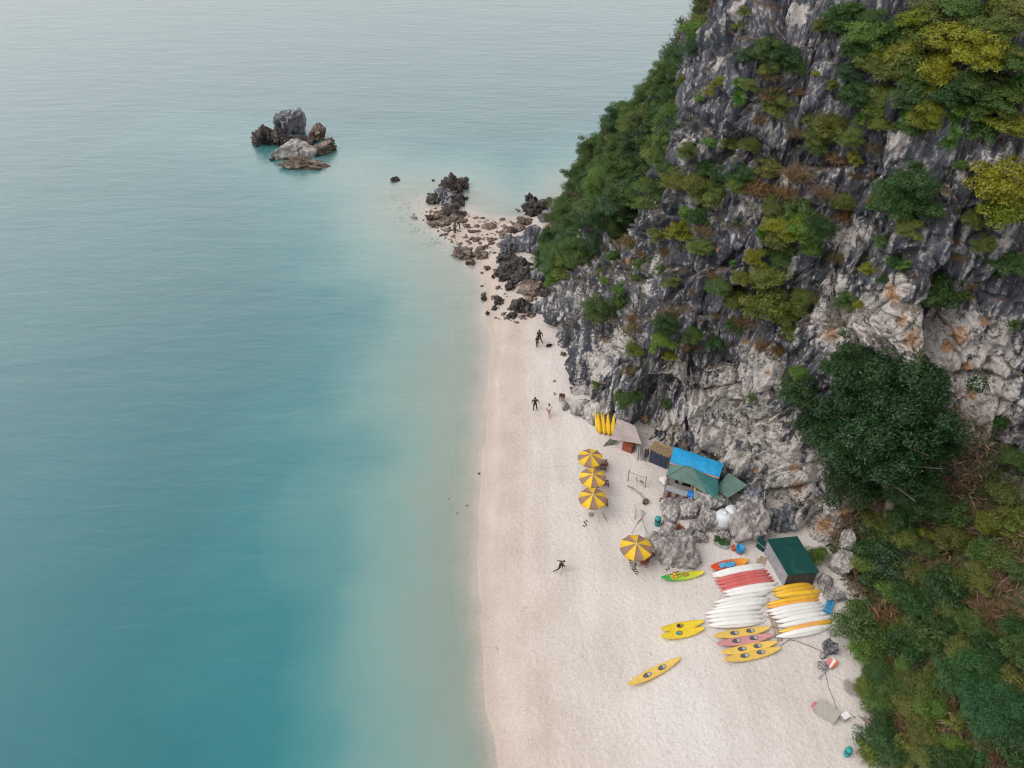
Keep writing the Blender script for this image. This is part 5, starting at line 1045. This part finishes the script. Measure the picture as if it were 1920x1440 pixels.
rope([G(1462, 1212, .06), G(1480, 1200, .05), G(1495, 1203, .04), G(1525, 1215, .06), G(1545, 1226, .2)], 'dark mooring rope running from the kayaks to the stones'); rope([G(1546, 1258, .1), G(1553, 1290, .05), G(1562, 1310, .05), G(1570, 1335, .05)], 'thin dark rope lying down the sand at the slope edge', .016)
o = empty('boat_rail', G(1440, 1150)); e = G(1458, 1203)-Vector(o.location)
for s_ in (0, .25): MB().tube([(s_, 0, .1), e+Vector((s_, 0, .1))], .06, 7).build('rail', 'tan_wood', o)
for k in (.15, .5, .85): MB().box(e*k+Vector((.12, 0, .04)), (.6, .12, .08)).build('sleeper', 'grey_wood', o)
tag(o, 'pair of wooden rails on the sand between the two kayak rows', 'rails')
o = empty('seat_frame', G(1552, 1142), 1.05+math.pi); 
for sx in (-.22, .22): MB().box((0, sx, .3), (1.3, .1, .12)).build('rail', 'blue_plastic', o)
for i in range(6): MB().box((-.55+i*.22, 0, .34), (.12, .5, .06)).build('slat', 'blue_plastic', o)
MB().box((.62, 0, .5), (.08, .5, .45), (0, .3, 0)).build('backrest', 'blue_plastic', o); tag(o, 'blue slatted plastic seat lying at the end of the white kayaks', 'seat')
paint('pink_plastic', (.58, .2, .2), .5, .15, 5)
for i, (u, v, c, l) in enumerate([(1552, 1246, 'pink_plastic', 'left'), (1557, 1247, 'white_cloth', 'middle'), (1561, 1249, 'orange_plastic', 'right')]):
    g = G(u, v); o = empty('paddle', (g.x, g.y, g.z+.25)); o.rotation_euler = (0, 0, -.7-.15*i); MB().box((0, 0, 0), (.32, .8, .08), (.15, 0, 0)).build('blade', c, o); MB().tube([(0, -.4, -.05), (.05, -1.6, -.2)], .025, 6).build('shaft', 'pale_grey', o); tag(o, l+' of three coloured paddles heaped at the slope edge, '+{'pink_plastic': 'pink', 'white_cloth': 'white', 'orange_plastic': 'orange'}[c]+' blade', 'paddle', 'coloured paddles heaped')
o = empty('stone_trough', G(1548, 1338), -.75); paint('concrete', (.42, .40, .36), .9, .12, 4, .3, 30); MB().box((0, 0, .22), (1.5, .9, .44)).build('block', 'concrete', o); MB().box((0, 0, .47), (1.56, .96, .06)).build('slab', 'concrete', o); tag(o, 'pale rectangular concrete block on the sand near the slope', 'block')
crumple('cloth', G(1528, 1327, .1), (.35, .35, 0), (-.2, .5, 0), 'pink_plastic', 'crumpled pink cloth left of the concrete block', 'cloth', .15, seed=12, lift=.2); MB()
o = empty('crate', G(1582, 1348), .5); MB().box((0, 0, .25), (.5, .4, .5)).build('body', 'pale_grey', o); MB().box((0, 0, .52), (.54, .44, .04)).build('lid', 'white_cloth', o); tag(o, 'small pale box right of the concrete block', 'box')
for i in range(4): tag(MB().box((0, 0, .05), (.9, .28, .06)).build('plank', 'grey_wood', None, loc=G(1593, 1286+i*5, .3+.02*i), rot=(.05, .02*i, -.5)), ORD[i]+' from the top of the stacked grey planks at the slope edge', 'plank', 'stacked grey planks')
def log(u0, v0, u1, v1, label, r=.07):
    a = hit(u0, v0)[0]+Vector((0, 0, .35)); b = hit(u1, v1)[0]+Vector((0, 0, .35)); o = empty('fallen_branch', a); d = b-a; MB().tube([(0, 0, 0), d*.5+Vector((0, 0, .12)), d], [r, r*.8, r*.35], 7).build('limb', 'tan_wood', o)
    for k in (.4, .65, .8): MB().tube([d*k, d*k+Vector((.5, -.3, .5))*(1-k)*1.5], [r*.4, r*.1], 5).build('twig', 'tan_wood', o)
    return tag(o, label, 'branch')
log(1612, 1435, 1650, 1385, 'long pale fallen branch at the bottom edge of the slope'); log(1602, 1415, 1635, 1392, 'shorter pale branch beside the teal barrel'); log(1790, 1118, 1880, 1085, 'pale fallen trunk slanting across the foot slope', .09); log(1652, 1342, 1670, 1365, 'short grey log in the undergrowth'); log(1640, 1260, 1600, 1290, 'thin pale stick leaning over the stacked planks', .04); log(1815, 935, 1835, 985, 'bare pale branch below the dark rock at right', .06)
# a few stones on the sea floor, seen through the shallows
for i, (u, v) in enumerate([(848, 872), (898, 888), (842, 935), (875, 948), (858, 962)]):
    tag(link('rock', RK['dark'][i % 5], None, G(u, v), (0, 0, i), (.13, .11, .07)), 'small dark stone under the shallow water, '+ORD[i]+' going down the beach', 'rock', 'stones under the shallows')
# ================================================================== PEOPLE
paint('skin', (.42, .24, .17), .6, .08); paint('black_clothes', (.018, .018, .02), .85, .3); paint('dark_jeans', (.03, .035, .05), .85, .3); paint('white_shirt', (.72, .70, .68), .85, .06); paint('hair_black', (.012, .010, .010), .6, .3); paint('grey_shirt', (.16, .18, .22), .85, .2); paint('bag_black', (.015, .015, .017), .7, .3)
def person(p, rz, J, top, bottom, label, S=1.0, cuts=None):
    "one skinned body; J gives the joints of the pose"
    names = ['pelvis', 'waist', 'chest', 'neck', 'head', 'crown', 'ls', 'le', 'lw', 'lh', 'rs', 're', 'rw', 'rh', 'lhip', 'lk', 'la', 'lt', 'rhip', 'rk', 'ra', 'rt']
    ed = [('pelvis', 'waist'), ('waist', 'chest'), ('chest', 'neck'), ('neck', 'head'), ('head', 'crown'), ('chest', 'ls'), ('ls', 'le'), ('le', 'lw'), ('lw', 'lh'), ('chest', 'rs'), ('rs', 're'), ('re', 'rw'), ('rw', 'rh'), ('pelvis', 'lhip'), ('lhip', 'lk'), ('lk', 'la'), ('la', 'lt'), ('pelvis', 'rhip'), ('rhip', 'rk'), ('rk', 'ra'), ('ra', 'rt')]
    rad = dict(pelvis=.14, waist=.125, chest=.15, neck=.055, head=.095, crown=.07, ls=.07, rs=.07, le=.048, re=.048, lw=.034, rw=.034, lh=.03, rh=.03, lhip=.095, rhip=.095, lk=.065, rk=.065, la=.042, ra=.042, lt=.035, rt=.035)
    me = bpy.data.meshes.new('body'); me.from_pydata([J[n] for n in names], [(names.index(a), names.index(b)) for a, b in ed], []); o = bpy.data.objects.new('tmp', me); C.objects.link(o)
    m = o.modifiers.new('s', 'SKIN'); 
    for i, n in enumerate(names): me.skin_vertices[0].data[i].radius = (rad[n]*1.12, 1.12*rad[n]*(.75 if n in ('chest', 'waist', 'pelvis') else 1)); me.skin_vertices[0].data[i].use_root = (n == 'pelvis')
    ss = o.modifiers.new('u', 'SUBSURF'); ss.levels = 2
    dg = bpy.context.evaluated_depsgraph_get(); bm_ = bpy.data.meshes.new_from_object(o.evaluated_get(dg)); bpy.data.objects.remove(o)
    for k in ('skin', top, bottom): bm_.materials.append(MATS[k])
    jn = {n: Vector(J[n]) for n in names}; zone = {}
    for n in names: zone[n] = 1 if n in ('waist', 'chest', 'ls', 'rs', 'le', 're') else (2 if n in ('pelvis', 'lhip', 'rhip', 'lk', 'rk', 'la', 'ra') else 0)
    if cuts == 'shorts':
        for n in ('lk', 'rk', 'la', 'ra', 'le', 're'): zone[n] = 0
    seg = [(jn[a], jn[b], zone[a], zone[b]) for a, b in ed]
    for f in bm_.polygons:
        best = 9; c = f.center
        for a, b, za, zb in seg:
            t_ = max(0, min(1, (c-a).dot(b-a)/max(1e-6, (b-a).length_squared))); dd = (a+(b-a)*t_-c).length
            if dd < best: best = dd; f.material_index = za if t_ < .5 else zb
        f.use_smooth = True
    r = empty('person', p, rz); r.scale = (S, S, S); bm_.name = 'body'; b = link('body', bm_, r)
    hd = jn['head']; cr = jn['crown']; ax = (cr-hd).normalized()
    hm = MB().lathe([(.102, -.02), (.112, .03), (.105, .09), (.07, .135), (0, .15)], 14).mesh('hair', 'hair_black', True); link('hair', hm, r, hd+Vector((0, .012, 0)), ax.to_track_quat('Z', 'Y').to_euler())
    fm = MB().tube([(0, -.09, -.0), (0, -.122, -.02)], [.02, .012], 5).mesh('nose', 'skin'); link('nose', fm, r, hd)
    return tag(r, label, 'person')
STAND = dict(pelvis=(0, 0, .95), waist=(0, 0, 1.12), chest=(0, 0, 1.36), neck=(0, 0, 1.50), head=(0, -.02, 1.62), crown=(0, -.02, 1.70), ls=(.19, 0, 1.42), le=(.25, .02, 1.14), lw=(.24, -.08, .90), lh=(.23, -.11, .82), rs=(-.19, 0, 1.42), re=(-.25, .02, 1.14), rw=(-.24, -.08, .90), rh=(-.23, -.11, .82),
    lhip=(.10, 0, .90), lk=(.11, -.02, .50), la=(.12, .02, .08), lt=(.13, -.13, .03), rhip=(-.10, 0, .90), rk=(-.11, -.02, .50), ra=(-.12, .02, .08), rt=(-.13, -.13, .03))
def pose(**k): d = dict(STAND); d.update(k); return d
WALK = pose(lk=(.10, -.2, .52), la=(.10, -.28, .10), lt=(.10, -.42, .05), rk=(-.10, .1, .5), ra=(-.10, .34, .12), rt=(-.10, .22, .03), le=(.26, .14, 1.16), lw=(.26, .1, .92), lh=(.26, .06, .85), re=(-.26, -.1, 1.16), rw=(-.26, -.28, 1.0), rh=(-.26, -.34, .95))
WIDE = pose(lk=(.22, -.05, .5), la=(.36, 0, .08), lt=(.42, -.12, .03), le=(.33, .05, 1.16), lw=(.36, -.05, .93), lh=(.36, -.09, .86))
def sh(d, dz): return {k: (v[0], v[1], v[2]+dz) for k, v in d.items()}
BEND = pose(waist=(0, -.16, 1.08), chest=(0, -.38, 1.2), neck=(0, -.5, 1.25), head=(0, -.6, 1.27), crown=(0, -.67, 1.28), ls=(.19, -.42, 1.2), le=(.22, -.46, .92), lw=(.2, -.5, .68), lh=(.2, -.5, .6), rs=(-.19, -.42, 1.2), re=(-.22, -.46, .92), rw=(-.2, -.5, .68), rh=(-.2, -.5, .6))
SQUAT = dict(pelvis=(0, .12, .38), waist=(0, .02, .52), chest=(0, -.1, .74), neck=(0, -.16, .88), head=(0, -.2, .99), crown=(0, -.22, 1.07), ls=(.19, -.1, .79), le=(.26, -.3, .58), lw=(.15, -.45, .5), lh=(.1, -.5, .48), rs=(-.19, -.1, .79), re=(-.26, -.3, .58), rw=(-.15, -.45, .5), rh=(-.1, -.5, .48), lhip=(.11, .08, .36), lk=(.2, -.34, .5), la=(.17, -.12, .08), lt=(.18, -.28, .03), rhip=(-.11, .08, .36), rk=(-.2, -.34, .5), ra=(-.17, -.12, .08), rt=(-.18, -.28, .03))
RUN = dict(pelvis=(0, 0, .9), waist=(0, -.06, 1.06), chest=(0, -.22, 1.26), neck=(0, -.32, 1.36), head=(0, -.4, 1.46), crown=(0, -.45, 1.53), ls=(.18, -.24, 1.3), le=(.34, .02, 1.2), lw=(.36, .2, 1.3), lh=(.36, .26, 1.34), rs=(-.18, -.24, 1.3), re=(-.34, -.38, 1.12), rw=(-.3, -.6, 1.2), rh=(-.28, -.66, 1.24), lhip=(.1, 0, .86), lk=(.12, -.36, .68), la=(.12, -.3, .28), lt=(.12, -.44, .24), rhip=(-.1, 0, .86), rk=(-.12, .2, .5), ra=(-.12, .62, .3), rt=(-.12, .66, .16))
person(G(1011, 643), -.3, WIDE, 'black_clothes', 'black_clothes', 'person in black standing with legs apart near the cliff corner, taller of two', 1.06)
person(G(1007, 651), .5, pose(le=(.28, -.1, 1.2), lw=(.1, -.25, 1.2), lh=(.04, -.28, 1.22), re=(-.28, -.1, 1.2), rw=(-.1, -.25, 1.2), rh=(-.04, -.28, 1.22)), 'black_clothes', 'dark_jeans', 'person in dark clothes just below left of the taller one, hands raised', .92)
person(G(1003, 769), .1, pose(le=(.32, -.02, 1.18), lw=(.42, -.12, .98), lh=(.46, -.16, .94), re=(-.32, 0, 1.2), rw=(-.36, -.15, 1.05), rh=(-.36, -.2, 1.03), lk=(.16, -.03, .5), la=(.2, 0, .08), lt=(.21, -.13, .03), rk=(-.14, -.03, .5), ra=(-.17, 0, .08)), 'black_clothes', 'black_clothes', 'person all in black standing on the sand, arms out', 1.0)
person(G(1029, 781), 2.9, WALK, 'white_shirt', 'skin', 'person in a white top with bare legs walking on the sand', .98, 'shorts')
person(G(1051, 752), .5, BEND, 'black_clothes', 'skin', 'person in a black top bending by the small grey rock, left of a pair', .95, 'shorts'); person(G(1055, 751), -.5, BEND, 'black_clothes', 'skin', 'person in a black top bending by the small grey rock, right of a pair', .95, 'shorts')
person(G(1049, 1071), 1.75, RUN, 'black_clothes', 'black_clothes', 'child in dark clothes running across the middle of the beach', .85)
person(G(853, 438), .4, STAND, 'grey_shirt', 'dark_jeans', 'person in a grey top standing on the rocky spit, left of two', 1.0); person(G(862, 430), -1.0, BEND, 'black_clothes', 'grey_shirt', 'person in a black top leaning on the rocky spit, right of two', 1.0)
g = G(1029, 650); o = empty('bag', g, .4)
def bg_(s_, t_): a = 2*math.pi*s_; r = math.sin(math.pi*t_)**.6; return Vector((.42*(t_*2-1), .2*r*math.cos(a), .19+.19*r*math.sin(a)))
MB().sheet(12, 8, bg_).build('body', 'bag_black', o, True); MB().tube([(-.3, 0, .36), (-.1, .05, .55), (.15, .05, .52), (.3, 0, .34)], .02, 5).build('strap', 'bag_black', o); MB().box((.6, .12, .06), (.3, .22, .1), (0, 0, .4)).build('pocket', 'pale_grey', o); tag(o, 'black bag dropped on the sand beside the two standing people', 'bag')
